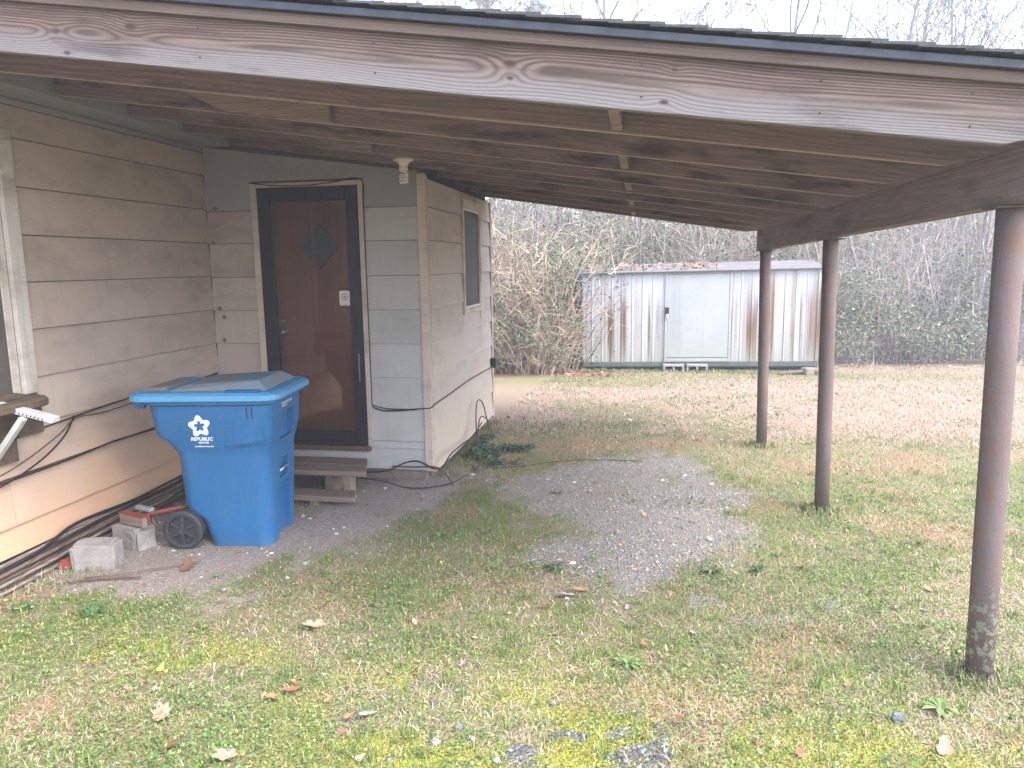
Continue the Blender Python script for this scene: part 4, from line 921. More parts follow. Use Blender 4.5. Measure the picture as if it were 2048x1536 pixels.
poly3('door_wire', [(DX0 - .055, YD - .033, 2.288), (-2.75, YD - .033, 2.262), (-2.5, YD - .033, 2.258), (-2.3, YD - .033, 2.272), (DX1 + .03, YD - .033, 2.290), (DX1 + .042, YD - .026, 2.1), (DX1 + .042, YD - .024, 1.5), (DX1 + .042, YD - .024, .60)], .004, M_BLK, 'thin black wire looped round the storm door casing', 'wire')
# window bracket
br = empty('window_bracket', (XL + .03, 3.22, .78), 'white metal bracket arm jutting out below the window', 'bracket')
def bar(name, a, b, w, h, mat, par):
    a, b = Vector(a), Vector(b); d = (b - a).normalized(); u = Vector((0, 1, 0)); v = d.cross(u).normalized(); V = []
    for p in (a, b):
        for s, t in ((-1, -1), (1, -1), (1, 1), (-1, 1)): V.append(p + u * s * w / 2 + v * t * h / 2)
    return mesh(name, V, [(0, 1, 2, 3), (7, 6, 5, 4), (0, 4, 5, 1), (1, 5, 6, 2), (2, 6, 7, 3), (3, 7, 4, 0)], mat, par, bevel=.002)
arm = bar('arm', (.0, .06, .205), (.385, .06, .125), .055, .030, M_WHITE, br); bar('strut', (.02, .03, -.10), (.225, .03, .135), .035, .028, M_WHITE, br)
box('wall_plate', .0, .012, .0, .10, -.14, .23, M_WHITE, br); box('top_board', .02, .30, .035, .10, .20, .212, M_CREAM, br).rotation_euler = (0, .205, 0)
for k in range(7): tube('slot', [(.20 + .022 * k, .0315, .158 - .0046 * k), (.20 + .022 * k, .033, .158 - .0046 * k)], .005, M_DARK, arm, n=6)
# mud nests on the wall
for i, (x, z) in enumerate(((-3.26, 2.09), (-3.30, 1.835), (-3.28, 1.33), (-3.25, 1.26), (-3.26, 1.08))):
    rock('mud_nest', (x, YD - .022, z), (.03 + .01 * (i < 2), .018, .03), M_SKIRT, 'small brown mud nest stuck beside the wall corner', 'insect nest', 20 + i, 0, 'mud nests by the inner corner', .25, True)

# ------------------------------------------------------------------ vegetation on the ground
RG = np.random.default_rng(11)
def leafmat(name, rough=.75, trans=.0):
    t = NT(name); c = t.attr('Col', 'Color'); return t.done(c, rough, 0, .2)
M_LEAF = leafmat('leaf_colour'); M_BARK = leafmat('twig_colour', .9)
def scatter(n, x0, x1, y0, y1, bias=1.0):
    y = y0 + (y1 - y0) * RG.random(n) ** bias; x = x0 + (x1 - x0) * RG.random(n)
    k = np.abs(x + .2) < .80 * y + 1.2
    return x[k], y[k]
def pal(n, cols, w=None, var=.18):
    c = np.array(cols)[RG.choice(len(cols), n, p=None if w is None else np.array(w) / sum(w))]
    return np.clip(c * (1 + RG.normal(size=(n, 1)) * var) * (1 + RG.normal(size=(n, 3)) * .05), .004, .9)
def blades(x, y, L, Wd, lean, col, lift=0.0):
    n = len(x); a = RG.random(n) * 2 * np.pi; d = np.stack([np.cos(a), np.sin(a), np.zeros(n)], 1); s = np.stack([-np.sin(a), np.cos(a), np.zeros(n)], 1)
    p = np.stack([x, y, gz(x, y) - .003 + lift], 1); L = L[:, None]; le = lean[:, None]; w = Wd[:, None] / 2
    up = np.array([[0, 0, 1.]]); m = p + L * .55 * (d * np.sin(le * .8) + up * np.cos(le * .8)); t = p + L * (d * np.sin(le) * 1.02 + up * np.cos(le) * .95 - up * .06)
    t[:, 2] = np.maximum(t[:, 2], p[:, 2] + .004)
    V = np.stack([p - s * w, p + s * w, m + s * w * .8, m - s * w * .8, t], 1).reshape(-1, 3)
    i = np.arange(n)[:, None] * 5; T = np.concatenate([i + [0, 1, 2], i + [0, 2, 3], i + [3, 2, 4]], 1).reshape(-1, 3)
    return V, T, np.repeat(col, 5, 0)
def join(parts):
    V = []; T = []; C = []; o = 0
    for v, t, c in parts: V.append(v); T.append(t + o); C.append(c); o += len(v)
    return np.concatenate(V), np.concatenate(T), np.concatenate(C)
house_clear = lambda x, y: (x > -3.33) & ~((x < -1.57) & (y > 5.36))
def grass_set(n, x0, x1, y0, y1, Lr, wr, lean, cols, dens, w=None, bias=1.0):
    x, y = scatter(n, x0, x1, y0, y1, bias); m = masks(x, y); k = (RG.random(len(x)) < dens(x, y, m)) & house_clear(x, y); x, y = x[k], y[k]; n = len(x)
    return blades(x, y, RG.uniform(*Lr, n), RG.uniform(*wr, n), np.abs(RG.normal(lean[0], lean[1], n)), pal(n, cols, w))
cover = lambda m: (1 - m['grav']) * (1 - m['dirt']) * (1 - .85 * m['bare'])
GREEN = [(.115, .185, .050), (.145, .22, .062), (.09, .15, .045), (.19, .24, .072), (.24, .265, .095)]
TAN = [(.50, .375, .27), (.40, .285, .20), (.60, .48, .37), (.31, .21, .145)]
gp = lambda x, y, s=2.3: sstep(.42, .60, fbm(x, y, s, 101, 3))
P = []
P.append(grass_set(260000, -3.4, 4.5, 1.9, 7.8, (.018, .045), (.0022, .0042), (1.0, .35), GREEN, lambda x, y, m: cover(m) * (.42 + .58 * gp(x, y)) * (1 - .5 * m['moss']) * (1 - .6 * m['straw'] * sstep(6.5, 7.5, y)) , bias=1.25))
P.append(grass_set(150000, -3.4, 4.5, 1.9, 7.8, (.020, .060), (.0018, .0035), (1.30, .22), TAN, lambda x, y, m: cover(m) * (.30 + .70 * (1 - gp(x, y))) * (1 - .6 * m['moss']) + .25 * m['pine'], bias=1.25))
P.append(grass_set(130000, -3.4, 4.5, 1.9, 7.8, (.03, .09), (.0014, .0024), (1.45, .1), [(.40, .24, .14), (.48, .31, .20), (.31, .175, .10)], lambda x, y, m: np.clip(m['pine'] * .9 + .03 * cover(m), 0, 1)))
# sparse growth on dirt and gravel
P.append(grass_set(26000, -3.3, 1.5, 3.0, 6.6, (.018, .045), (.0022, .004), (.9, .4), GREEN, lambda x, y, m: np.maximum(m['dirt'], m['grav']) * sstep(.60, .72, fbm(x, y, 3.1, 121, 3)) * .9))
P.append(grass_set(16000, -3.3, 1.5, 2.9, 6.6, (.02, .06), (.0016, .003), (1.45, .1), TAN, lambda x, y, m: np.maximum(m['dirt'], .5 * m['grav']) * .30))
# the back lawn, mown and dry
P.append(grass_set(120000, -1.6, 13, 7.0, 15.5, (.025, .060), (.006, .011), (1.25, .25), [(.40, .29, .215), (.33, .23, .17), (.47, .36, .28), (.39, .30, .23)], lambda x, y, m: .25 + .75 * m['straw'] * (1 - m['litter'])))
P.append(grass_set(110000, -1.6, 13, 7.0, 15.5, (.025, .055), (.005, .009), (1.0, .3), [(.10, .15, .05), (.14, .18, .06), (.20, .22, .09), (.09, .13, .06)], lambda x, y, m: np.clip((1 - m['straw']) * .8 * (1 - m['litter']) + .05, 0, 1)))
P.append(grass_set(30000, -3.3, 6, 6.9, 12, (.03, .06), (.004, .008), (.9, .3), [(.10, .16, .07), (.13, .19, .08)], lambda x, y, m: sstep(.66, .75, fbm(x, y, 1.7, 131, 2)) * .8))
gr = np_mesh('grass', *join(P)[:2], M_LEAF, color=join(P)[2]) if False else None
def tufts(x, y, L, w=.004, cols=None):
    x = np.asarray(x); y = np.asarray(y); n = len(x); return blades(x, y, RG.uniform(L * .4, L, n), RG.uniform(w * .6, w, n), np.abs(RG.normal(.45, .3, n)), pal(n, cols or GREEN + TAN[:2]))
for px_, py_, pr_ in posts:
    a_ = RG.random(420) * 6.283; r_ = pr_ + .004 + np.abs(RG.normal(0, .05, 420)); P.append(tufts(px_ + r_ * np.cos(a_), py_ + r_ * np.sin(a_), .085, .004 if py_ < 4 else .006))
yy_ = RG.uniform(5.6, 7.8, 700); P.append(tufts(np.full(700, -1.57) + np.abs(RG.normal(0, .05, 700)), yy_, .09, .005))
xx_ = RG.uniform(-1.1, 2.95, 1800); P.append(tufts(xx_, 13.30 + RG.normal(0, .10, 1800), .10, .010, [(.12, .19, .06), (.16, .22, .08), (.30, .26, .14)]))
yy_ = RG.uniform(2.6, 5.0, 260); P.append(tufts(-3.2 + np.abs(RG.normal(0, .06, 260)), yy_, .09, .003, TAN))
cx_ = RG.uniform(-3.0, 3.2, 420); cy_ = 1.95 + 4.2 * RG.random(420) ** 1.4; mm_ = masks(cx_, cy_); kk_ = (RG.random(420) < cover(mm_)) & house_clear(cx_, cy_) ; cx_ = np.repeat(cx_[kk_], 26) + RG.normal(0, .018, kk_.sum() * 26); cy_ = np.repeat(cy_[kk_], 26) + RG.normal(0, .018, kk_.sum() * 26)
P.append(tufts(cx_, cy_, .075, .0032, GREEN))
Vg, Tg, Cg = join(P); gr = np_mesh('grass', Vg, Tg, M_LEAF, color=Cg); gr['kind'] = 'stuff'
# clover and small round weed leaves
def clover(n, x0, x1, y0, y1, size, dens, cols, hmax=.030):
    x, y = scatter(n, x0, x1, y0, y1, 1.2); m = masks(x, y); k = (RG.random(len(x)) < dens(x, y, m)) & house_clear(x, y); x, y = x[k], y[k]; n = len(x)
    c = np.stack([x, y, gz(x, y) + RG.uniform(.004, hmax, n)], 1); L = RG.uniform(*size, n)
    V, Q = cards(c, RG, L, L * RG.uniform(.6, 1.0, n), .72)
    T = np.concatenate([Q[:, [0, 1, 2]], Q[:, [0, 2, 3]]]); return V, T, np.repeat(pal(n, cols), 4, 0)
CL = [(.135, .205, .065), (.12, .18, .065), (.175, .24, .08), (.105, .155, .065), (.23, .28, .11)]
P = [clover(120000, -3.4, 3.5, 1.9, 5.5, (.006, .015), lambda x, y, m: cover(m) * sstep(.46, .60, fbm(x, y, 2.6, 141, 3)) * .95 + .0, CL),
     clover(40000, -3.4, 3.5, 1.9, 4.0, (.007, .017), lambda x, y, m: cover(m) * sstep(-.2, -1.4, x) * .75, CL),
     clover(16000, -3.4, 3.5, 1.9, 6.5, (.010, .026), lambda x, y, m: cover(m) * sstep(.68, .74, fbm(x, y, 2.9, 161, 2)), [(.07, .16, .04), (.10, .20, .055)], .045),
     clover(9000, -3.3, .9, 3.1, 6.6, (.010, .024), lambda x, y, m: np.maximum(m['dirt'], m['grav']) * sstep(.64, .72, fbm(x, y, 3.1, 121, 3)), CL),
     clover(2500, -3.4, 3.5, 1.9, 4.2, (.009, .018), lambda x, y, m: cover(m) * sstep(.70, .76, fbm(x, y, 5, 171, 2)), [(.45, .47, .20), (.40, .44, .16)], .035),
     clover(4000, -1.55, -.9, 5.75, 6.9, (.02, .04), lambda x, y, m: sstep(.46, .56, fbm(x, y, 4, 151, 2)), [(.055, .095, .050), (.075, .12, .065), (.11, .15, .085)], .05)]
V_, T_, C_ = join(P); cl = np_mesh('ground_weeds', V_, T_, M_LEAF, color=C_); cl['kind'] = 'stuff'
# moss cushions: dense tiny upright points
P = [grass_set(110000, -3.0, 2.2, 1.9, 3.3, (.006, .016), (.004, .008), (.7, .4), [(.29, .29, .040), (.38, .37, .065), (.22, .235, .045), (.44, .42, .11)], lambda x, y, m: m['moss'] * (1 - m['bare']))]
V_, T_, C_ = join(P); ms = np_mesh('moss', V_, T_, M_LEAF, color=C_); ms['kind'] = 'stuff'
# pebbles
def pebbles(n, x0, x1, y0, y1, size, dens, cols):
    x, y = scatter(n, x0, x1, y0, y1); m = masks(x, y); k = (RG.random(len(x)) < dens(x, y, m)) & house_clear(x, y); x, y = x[k], y[k]; n = len(x)
    r = size[0] + (size[1] - size[0]) * RG.random(n) ** 3
    base = np.array([[1, 0, 0], [.2, .95, .1], [-.9, .4, -.1], [-.6, -.8, .1], [.5, -.9, -.05], [.1, .1, .8], [0, 0, -.7]], float)
    Vp = base[None] * (1 + RG.normal(size=(n, 7, 3)) * .18); a = RG.random(n) * 6.28; ca, sa = np.cos(a)[:, None], np.sin(a)[:, None]
    X = Vp[..., 0] * ca - Vp[..., 1] * sa; Y = Vp[..., 0] * sa + Vp[..., 1] * ca
    Vp = np.stack([X, Y, Vp[..., 2] * .75], -1) * r[:, None, None] / 1 + np.stack([x, y, gz(x, y) + r * .25], 1)[:, None]
    F = np.array([[0, 1, 5], [1, 2, 5], [2, 3, 5], [3, 4, 5], [4, 0, 5], [1, 0, 6], [2, 1, 6], [3, 2, 6], [4, 3, 6], [0, 4, 6]])
    return Vp.reshape(-1, 3), (np.arange(n)[:, None, None] * 7 + F[None]).reshape(-1, 3), np.repeat(pal(n, cols, var=.25), 7, 0)
GRC = [(.26, .243, .225), (.33, .31, .285), (.41, .385, .355), (.19, .176, .162), (.35, .29, .24)]
P = [pebbles(60000, -1.2, 1.4, 3.3, 6.8, (.002, .009), lambda x, y, m: m['grav'] * (.25 + .6 * sstep(.35, .6, fbm(x, y, 2.5, 191, 3))), GRC),
     pebbles(30000, -3.3, -.9, 3.0, 6.0, (.0025, .012), lambda x, y, m: m['dirt'] * .18 * sstep(.35, .6, fbm(x, y, 3, 181, 2)), [(.26, .21, .18), (.32, .27, .235), (.38, .335, .30), (.22, .18, .155)]),
     pebbles(12000, -1.4, .9, 1.95, 2.9, (.003, .012), lambda x, y, m: m['bare'], [(.08, .08, .09), (.15, .15, .16), (.25, .25, .26)]),
     pebbles(420, -3.2, 1.2, 3.0, 6.5, (.010, .022), lambda x, y, m: np.maximum(m['grav'], m['dirt']) * .5, [(.40, .38, .36), (.30, .295, .29), (.46, .44, .42)])]
V_, T_, C_ = join(P); pb = np_mesh('gravel', V_, T_, M_BARK, color=C_); pb['kind'] = 'stuff'
# small leaf fragments
def frag(n, x0, x1, y0, y1, size, dens, cols):
    x, y = scatter(n, x0, x1, y0, y1); m = masks(x, y); k = (RG.random(len(x)) < dens(x, y, m)) & house_clear(x, y); x, y = x[k], y[k]; n = len(x)
    L = RG.uniform(*size, n); V, Q = cards(np.stack([x, y, gz(x, y) + RG.uniform(.006, .022, n)], 1), RG, L, L * RG.uniform(.4, .8, n), .75)
    return V, np.concatenate([Q[:, [0, 1, 2]], Q[:, [0, 2, 3]]]), np.repeat(pal(n, cols), 4, 0)
BR = [(.34, .18, .10), (.26, .14, .085), (.42, .26, .17), (.20, .11, .07), (.46, .33, .24)]
P = [frag(900, -3.3, 4, 1.9, 7, (.012, .03), lambda x, y, m: .55 + 0 * x, BR), frag(2600, -1.5, 12, 7, 15, (.03, .075), lambda x, y, m: .25 + 0 * x, BR),
     frag(9000, -4, 12, 12, 16.5, (.04, .09), lambda x, y, m: m['litter'], BR + [(.26, .12, .07)]), frag(700, -1, 3, 13.5, 15.6, (.04, .08), lambda x, y, m: 0 * x, BR)]
# litter on the shed roof
n = 420; xx = RG.uniform(-1.1, 1.3, n) ; yy = RG.uniform(13.6, 14.5, n); L = RG.uniform(.04, .09, n); Vr, Qr = cards(np.stack([xx, yy, 1.49 + .012 * (xx + 1.1) + .118 * (yy - 13.44) + RG.uniform(.0, .02, n)], 1), RG, L, L * .6, .8)
P.append((Vr, np.concatenate([Qr[:, [0, 1, 2]], Qr[:, [0, 2, 3]]]), np.repeat(pal(n, BR), 4, 0)))
V_, T_, C_ = join(P); fl = np_mesh('leaf_litter', V_, T_, M_LEAF, color=C_); fl['kind'] = 'stuff'

# ------------------------------------------------------------------ single fallen leaves and stones
def leaf_mesh(name, lobes, size, mat, seed):
    rr = random.Random(seed); out = []
    for k in range(40):
        a = 2 * math.pi * k / 40; r = (.62 + .38 * abs(math.cos(a * lobes / 2))) * (1 - .25 * abs(math.sin(a)))
        out.append((r * math.cos(a) * .55 * size * (1 + rr.uniform(-.06, .06)), r * math.sin(a) * .42 * size * (1 + rr.uniform(-.06, .06))))
    cz = lambda x, y: .35 * (x * x) / size + .5 * abs(y) * abs(y) / size + .02 * size * math.sin(x * 40 / size * .1)
    V = [(x, y, cz(x, y)) for x, y in out] + [(0, 0, 0)] + [(x * .5, y * .5, cz(x * .5, y * .5)) for x, y in out]; n = 40; F = []
    for k in range(n): q = (k + 1) % n; F += [(k, q, n + 1 + q, n + 1 + k), (n + 1 + k, n + 1 + q, n)]
    b = len(V); V += [(-.5 * size, -.01 * size, .09 * size), (-.5 * size, .01 * size, .09 * size), (-.85 * size, .0, .06 * size)]; F.append((b, b + 1, b + 2))
    me = bpy.data.meshes.new(name); me.from_pydata(V, [], F); me.materials.append(mat)
    for p in me.polygons: p.use_smooth = True
    return me
def lm(name, c): return plain(name, c, .8, var=.25, scale=25)
LM = {'pink': lm('leaf_pink_tan', (.50, .30, .215)), 'orange': lm('leaf_orange', (.40, .20, .11)), 'brown': lm('leaf_brown', (.21, .105, .06)), 'grey': lm('leaf_grey', (.40, .34, .32)), 'red': lm('leaf_red', (.34, .12, .075)), 'yellow': lm('leaf_yellow', (.58, .42, .08))}
LME = {k: [leaf_mesh('leaf_' + k, l, 1.0, m, i + 3) for i, l in enumerate((5, 3, 7))] for k, m in LM.items()}
def leaf(kind, x, y, size, label, group=None, v=0, up=.02):
    o = bpy.data.objects.new('fallen_leaf', LME[kind][v % 3]); COL.objects.link(o); o.location = (x, y, float(gz(x, y)) + up); o.scale = (size, size, size)
    o.rotation_euler = (random.uniform(-.3, .3), random.uniform(-.3, .3), random.uniform(0, 6.28)); return tag(o, label, 'leaf', group)
leaf('pink', -1.48, 3.04, .13, 'large pinkish tan oak leaf on the grass in front of the bin', None, 0)
leaf('pink', -1.75, 2.30, .115, 'large pinkish oak leaf near the lower left of the lawn', None, 2)
leaf('grey', -.99, 2.41, .075, 'pale grey leaf on the grass beside an orange leaf', None, 1); leaf('orange', -1.05, 2.39, .05, 'small orange leaf touching the pale grey leaf', None, 1)
leaf('red', -1.34, 2.52, .07, 'bright red-orange leaf in the lawn below the pink oak leaf', None, 0); leaf('orange', -1.39, 2.46, .065, 'orange-tan leaf just below the red-orange leaf', None, 1)
leaf('pink', -1.38, 2.11, .10, 'pink oak leaf at the bottom edge of the lawn', None, 0); leaf('brown', -1.60, 2.13, .10, 'narrow brown leaf at the bottom of the lawn', None, 1)
leaf('brown', -2.48, 3.58, .12, 'curled dark brown leaf on the bare dirt in front of the bin', None, 1); leaf('grey', -.36, 3.53, .10, 'grey-white leaf at the lower edge of the gravel', None, 0); leaf('orange', -.30, 3.60, .10, 'orange-brown leaf beside the grey-white leaf at the gravel edge', None, 2)
leaf('pink', 1.02, 2.52, .085, 'long pinkish leaf near the bottom right of the lawn', None, 1); leaf('red', .02, 3.08, .05, 'small dark red leaf in the lawn below the gravel', None, 1); leaf('yellow', -1.95, 2.58, .05, 'small yellow leaf in the mossy lawn at left', None, 1)
rl = random.Random(21); kinds = ['orange', 'brown', 'pink', 'red', 'grey']; desc = {'orange': 'small orange-brown leaf lying in the near lawn', 'brown': 'small dark brown leaf lying in the near lawn', 'pink': 'small pale tan leaf lying in the near lawn', 'red': 'small reddish leaf lying in the near lawn', 'grey': 'small greyish leaf lying in the near lawn'}
cnt = 0
while cnt < 95:
    y = 2.0 + 4.8 * rl.random() ** 1.3; x = rl.uniform(-.75 * y - .3, .55 * y + .2)
    if x < -3.1 or (x < -1.2 and y > 4.2) or (x < -2.0 and y > 3.4): continue
    k = rl.choice(['orange', 'orange', 'brown', 'pink', 'pink', 'red', 'grey']); leaf(k, x, y, rl.uniform(.024, .05), desc[k], k + ' leaves scattered on the lawn', rl.randrange(3), .012); cnt += 1
for i, (x, y, s, c, lb) in enumerate([(-.70, 2.31, .036, (.62, .60, .58), 'white pebble in the moss at the bottom of the lawn'), (-.58, 2.35, .032, (.52, .51, .51), 'pale grey pebble right of the white one in the moss'), (-.64, 2.41, .036, (.30, .31, .34), 'blue-grey pebble above the white ones in the moss'), (-.40, 2.60, .022, (.62, .60, .56), 'small white pebble right of the bare moss patch'), (-.65, 2.59, .022, (.58, .56, .53), 'small white pebble at the top of the bare moss patch'), (-.47, 2.25, .026, (.60, .58, .55), 'white pebble at the bottom edge of the moss'), (.92, 2.69, .055, (.24, .25, .28), 'blue-grey stone in the grass left of the front post'), (-1.86, 3.74, .035, (.50, .47, .45), 'pale stone on the dirt in front of the bin'), (-.77, 2.54, .03, (.16, .17, .20), 'dark slate chip in the moss')]):
    s *= .72; c = [q * .72 for q in c]
    rock('stone', (x, y, float(gz(x, y)) - .004), (s * 1.3, s, s * .8), plain('stone_%d' % i, c, .9, var=.15, scale=40), lb, 'stone', 50 + i, i, None, .22, True)
def weed(x, y, R, n, cols, label, group=None):
    R *= .55; n = int(n * 1.8)
    V = []; F = []; C = []; z0 = float(gz(x, y))
    for k in range(n):
        a = RG.random() * 6.283; r = R * RG.uniform(.25, 1.15); h = r * RG.uniform(.08, .4); w = r * RG.uniform(.10, .17); d = np.array([math.cos(a), math.sin(a)]); s = np.array([-d[1], d[0]]); b = len(V)
        for u, ww, hh in ((.05, .25, .0), (.4, .8, .8), (.75, 1.0, 1.0), (1.0, .1, .55)):
            for sg in (-1, 1): q = d * r * u + s * sg * w * ww; V.append((x + q[0], y + q[1], z0 + .006 + h * hh))
        F += [(b, b + 1, b + 3, b + 2), (b + 2, b + 3, b + 5, b + 4), (b + 4, b + 5, b + 7, b + 6)]; C += [np.array(cols[k % len(cols)]) * RG.uniform(.8, 1.2)] * 8
    o = np_mesh('weed', np.array(V), np.array(F), M_LEAF, color=np.array(C)); return tag(o, label, 'weed', group)
DG = [(.075, .115, .060), (.10, .14, .075), (.13, .16, .085), (.18, .18, .09)]; BG = [(.115, .18, .06), (.15, .21, .07), (.20, .24, .095)]
weed(-.47, 3.88, .13, 16, DG, 'dark green flat weed at the left edge of the gravel'); weed(-.62, 3.92, .08, 12, DG, 'smaller dark weed left of the gravel edge'); weed(.38, 3.95, .13, 16, DG, 'dark weed at the lower right rim of the gravel'); weed(.62, 4.0, .11, 14, [(.06, .12, .05), (.05, .09, .04)], 'spreading green weed right of the gravel rim')
weed(-.05, 2.93, .11, 22, BG, 'bright green leafy weed in the middle of the lawn'); weed(-1.22, 4.25, .12, 24, BG, 'bright green weed clump on the dirt right of the bin'); weed(-2.25, 3.5, .07, 14, BG, 'bright green weed tuft on the dirt below the bin'); weed(1.1, 2.78, .13, 16, BG, 'bright green broad weed in the lawn near the front post'); weed(-2.62, 3.02, .13, 22, [(.05, .12, .05), (.07, .14, .06)], 'round green weed at the edge of the dirt, lower left'); weed(-3.0, 3.0, .11, 20, [(.05, .12, .05), (.07, .14, .06)], 'green weed at the dirt edge by the left wall')
weed(-1.05, 6.05, .16, 18, DG, 'dark leafy plant at the corner of the house, nearest the gravel'); weed(-1.35, 6.2, .15, 18, DG, 'dark leafy plant by the side wall below the cable loops'); weed(-1.2, 6.5, .17, 20, [(.04, .08, .045), (.07, .12, .07)], 'grey-green leafy plant behind the cable loops'); weed(-.6, 5.25, .10, 12, DG, 'dark weed tuft between the house corner and the gravel')
o = poly3('straw_stick', [(-2.95, 3.36, .02), (-2.75, 3.44, .025), (-2.45, 3.66, .02)], .004, M_STRIP, 'long dry straw lying in front of the concrete block', 'twig'); o = poly3('straw_stick', [(-3.0, 3.30, .02), (-2.8, 3.38, .02), (-2.65, 3.42, .018)], .006, M_STRIP, 'short pale stick in front of the concrete block', 'twig')

# ------------------------------------------------------------------ thicket
def canes(rng, cx, cy, R, N, Hm, spread, droop, K=7, r0=.012, lean=(0, 0), sub=5, subL=.7):
    """returns segments and sample points"""
    th = rng.random(N) * 2 * np.pi; rr = R * np.sqrt(rng.random(N)); b = np.stack([cx + rr * np.cos(th), cy + rr * np.sin(th)], 1); b = np.concatenate([b, gz(b[:, 0], b[:, 1])[:, None] - .05], 1)
    ph = rng.random(N) * 2 * np.pi; d = np.stack([np.cos(ph), np.sin(ph)], 1) * rng.uniform(.3, 1.2, N)[:, None] * spread + np.array(lean); H = Hm * rng.uniform(.45, 1.05, N); dr = droop * rng.uniform(.3, 1.2, N)
    t = np.linspace(0, 1, K + 1); pts = np.zeros((N, K + 1, 3))
    pts[:, :, :2] = b[:, None, :2] + d[:, None] * (t ** .85)[None, :, None]; pts[:, :, 2] = b[:, 2:3] + H[:, None] * (t[None] * (1 + dr[:, None]) - dr[:, None] * t[None] ** 2.4)
    pts[:, 1:] += np.cumsum(rng.normal(size=(N, K, 3)) * Hm * .018, 1)
    rad = r0 * rng.uniform(.5, 1.3, N)[:, None] * (1 - .75 * t[None])
    S = [(pts[:, :-1].reshape(-1, 3), pts[:, 1:].reshape(-1, 3), rad[:, :-1].ravel(), rad[:, 1:].ravel())]; samp = [pts[:, 2:].reshape(-1, 3)]
    if sub:
        i = np.repeat(np.arange(N), sub); k = rng.integers(1, K, len(i)); f = rng.random(len(i))[:, None]; s0 = pts[i, k] * (1 - f) + pts[i, k + 1] * f
        dv = rng.normal(size=(len(i), 3)); dv[:, 2] = np.abs(dv[:, 2]) * .8 + .1; dv /= np.linalg.norm(dv, axis=1, keepdims=True); dv *= (subL * rng.uniform(.4, 1.2, len(i)))[:, None]
        p1 = s0 + dv * .5 + rng.normal(size=dv.shape) * .04; p2 = p1 + dv * .5 + rng.normal(size=dv.shape) * .06 - np.array([0, 0, .08]); q = r0 * .45
        n = len(i); S += [(s0, p1, np.full(n, q), np.full(n, q * .7)), (p1, p2, np.full(n, q * .7), np.full(n, q * .25))]; samp += [p1, p2]
    return [np.concatenate(a) for a in zip(*S)], np.concatenate(samp)
def shrub_parts(rng, clumps, leafn, leafcols, leafsize, barkcols, leafmask=None, jit=.12):
    Vs = []; Qs = []; Cs = []; o = 0; SP = []
    for c in clumps:
        S, sp = canes(rng, **c); V, Q = segs(*S, 3); col = np.array(barkcols)[rng.integers(0, len(barkcols), len(S[0]))] * (1 + rng.normal(size=(len(S[0]), 1)) * .2)
        Vs.append(V); Qs.append(Q + o); Cs.append(np.repeat(np.clip(col, .01, .8), 6, 0)); o += len(V); SP.append(sp)
    SP = np.concatenate(SP); i = rng.integers(0, len(SP), leafn); p = SP[i] + rng.normal(size=(leafn, 3)) * jit
    if leafmask is not None: p = p[rng.random(len(p)) < leafmask(p)]
    p = p[p[:, 2] > gz(p[:, 0], p[:, 1])]; n = len(p); L = rng.uniform(*leafsize, n); Lv, Lq = cards(p, rng, L, L * rng.uniform(.35, .6, n), .2)
    lc = np.array(leafcols)[rng.integers(0, len(leafcols), n)] * (1 + rng.normal(size=(n, 1)) * .22)
    return (np.concatenate(Vs), np.concatenate(Qs), np.concatenate(Cs)), (Lv, Lq, np.repeat(np.clip(lc, .01, .8), 4, 0))
TANB = [(.36, .28, .205), (.47, .38, .29), (.28, .205, .15), (.41, .335, .27)]; GREYB = [(.30, .275, .26), (.40, .37, .36), (.25, .22, .21)]
PRIV = [(.055, .090, .055), (.080, .120, .072), (.11, .15, .09), (.155, .19, .12), (.20, .23, .13)]
def bush(name, base, clumps, leafn, leafcols, leafsize, barkcols, label, seed, leafmask=None, jit=.12, group=None):
    rng = np.random.default_rng(seed); e = empty(name, (*base, float(gz(*base))), label, 'bush', group)
    B, Lf = shrub_parts(rng, clumps, leafn, leafcols, leafsize, barkcols, leafmask, jit)
    b = np_mesh('stems', B[0], B[1], M_BARK, None, color=B[2]); l = np_mesh('foliage', Lf[0], Lf[1], M_LEAF, None, color=Lf[2])
    for o in (b, l): o.parent = e; o.matrix_parent_inverse = inv_of(e)
    return e
low = lambda p: np.where(p[:, 2] < 1.6 + fbm(p[:, 0], p[:, 1], 1.5, 7, 2) - .3, 1, .25) * sstep(.35, .55, fbm(p[:, 0] * 1.0 + p[:, 2], p[:, 2] * 1.3, 1.6, 17, 2))
bush('bramble_bush', (-2.0, 13.4), [dict(cx=-2.0, cy=13.5, R=.7, N=120, Hm=2.5, spread=1.1, droop=.6, r0=.014, lean=(.1, -.15), sub=5), dict(cx=-1.5, cy=13.6, R=.4, N=60, Hm=2.4, spread=1.0, droop=.9, r0=.012, lean=(.15, -.1), sub=4), dict(cx=-1.9, cy=13.2, R=.6, N=130, Hm=.85, spread=.7, droop=1.2, r0=.008, sub=5, subL=.5)], 6500, PRIV[:4], (.04, .075), TANB, 'tangled tan arching bramble left of the shed', 1, low)
bush('bramble_bush', (-3.1, 13.6), [dict(cx=-3.1, cy=13.8, R=.9, N=120, Hm=2.9, spread=1.1, droop=.5, r0=.014, lean=(.1, -.1), sub=5), dict(cx=-2.9, cy=13.2, R=.6, N=110, Hm=.9, spread=.7, droop=1.2, r0=.008, sub=5, subL=.5)], 5000, PRIV[:4], (.04, .075), TANB, 'tall tan bramble showing right behind the side wall of the house', 2, low)
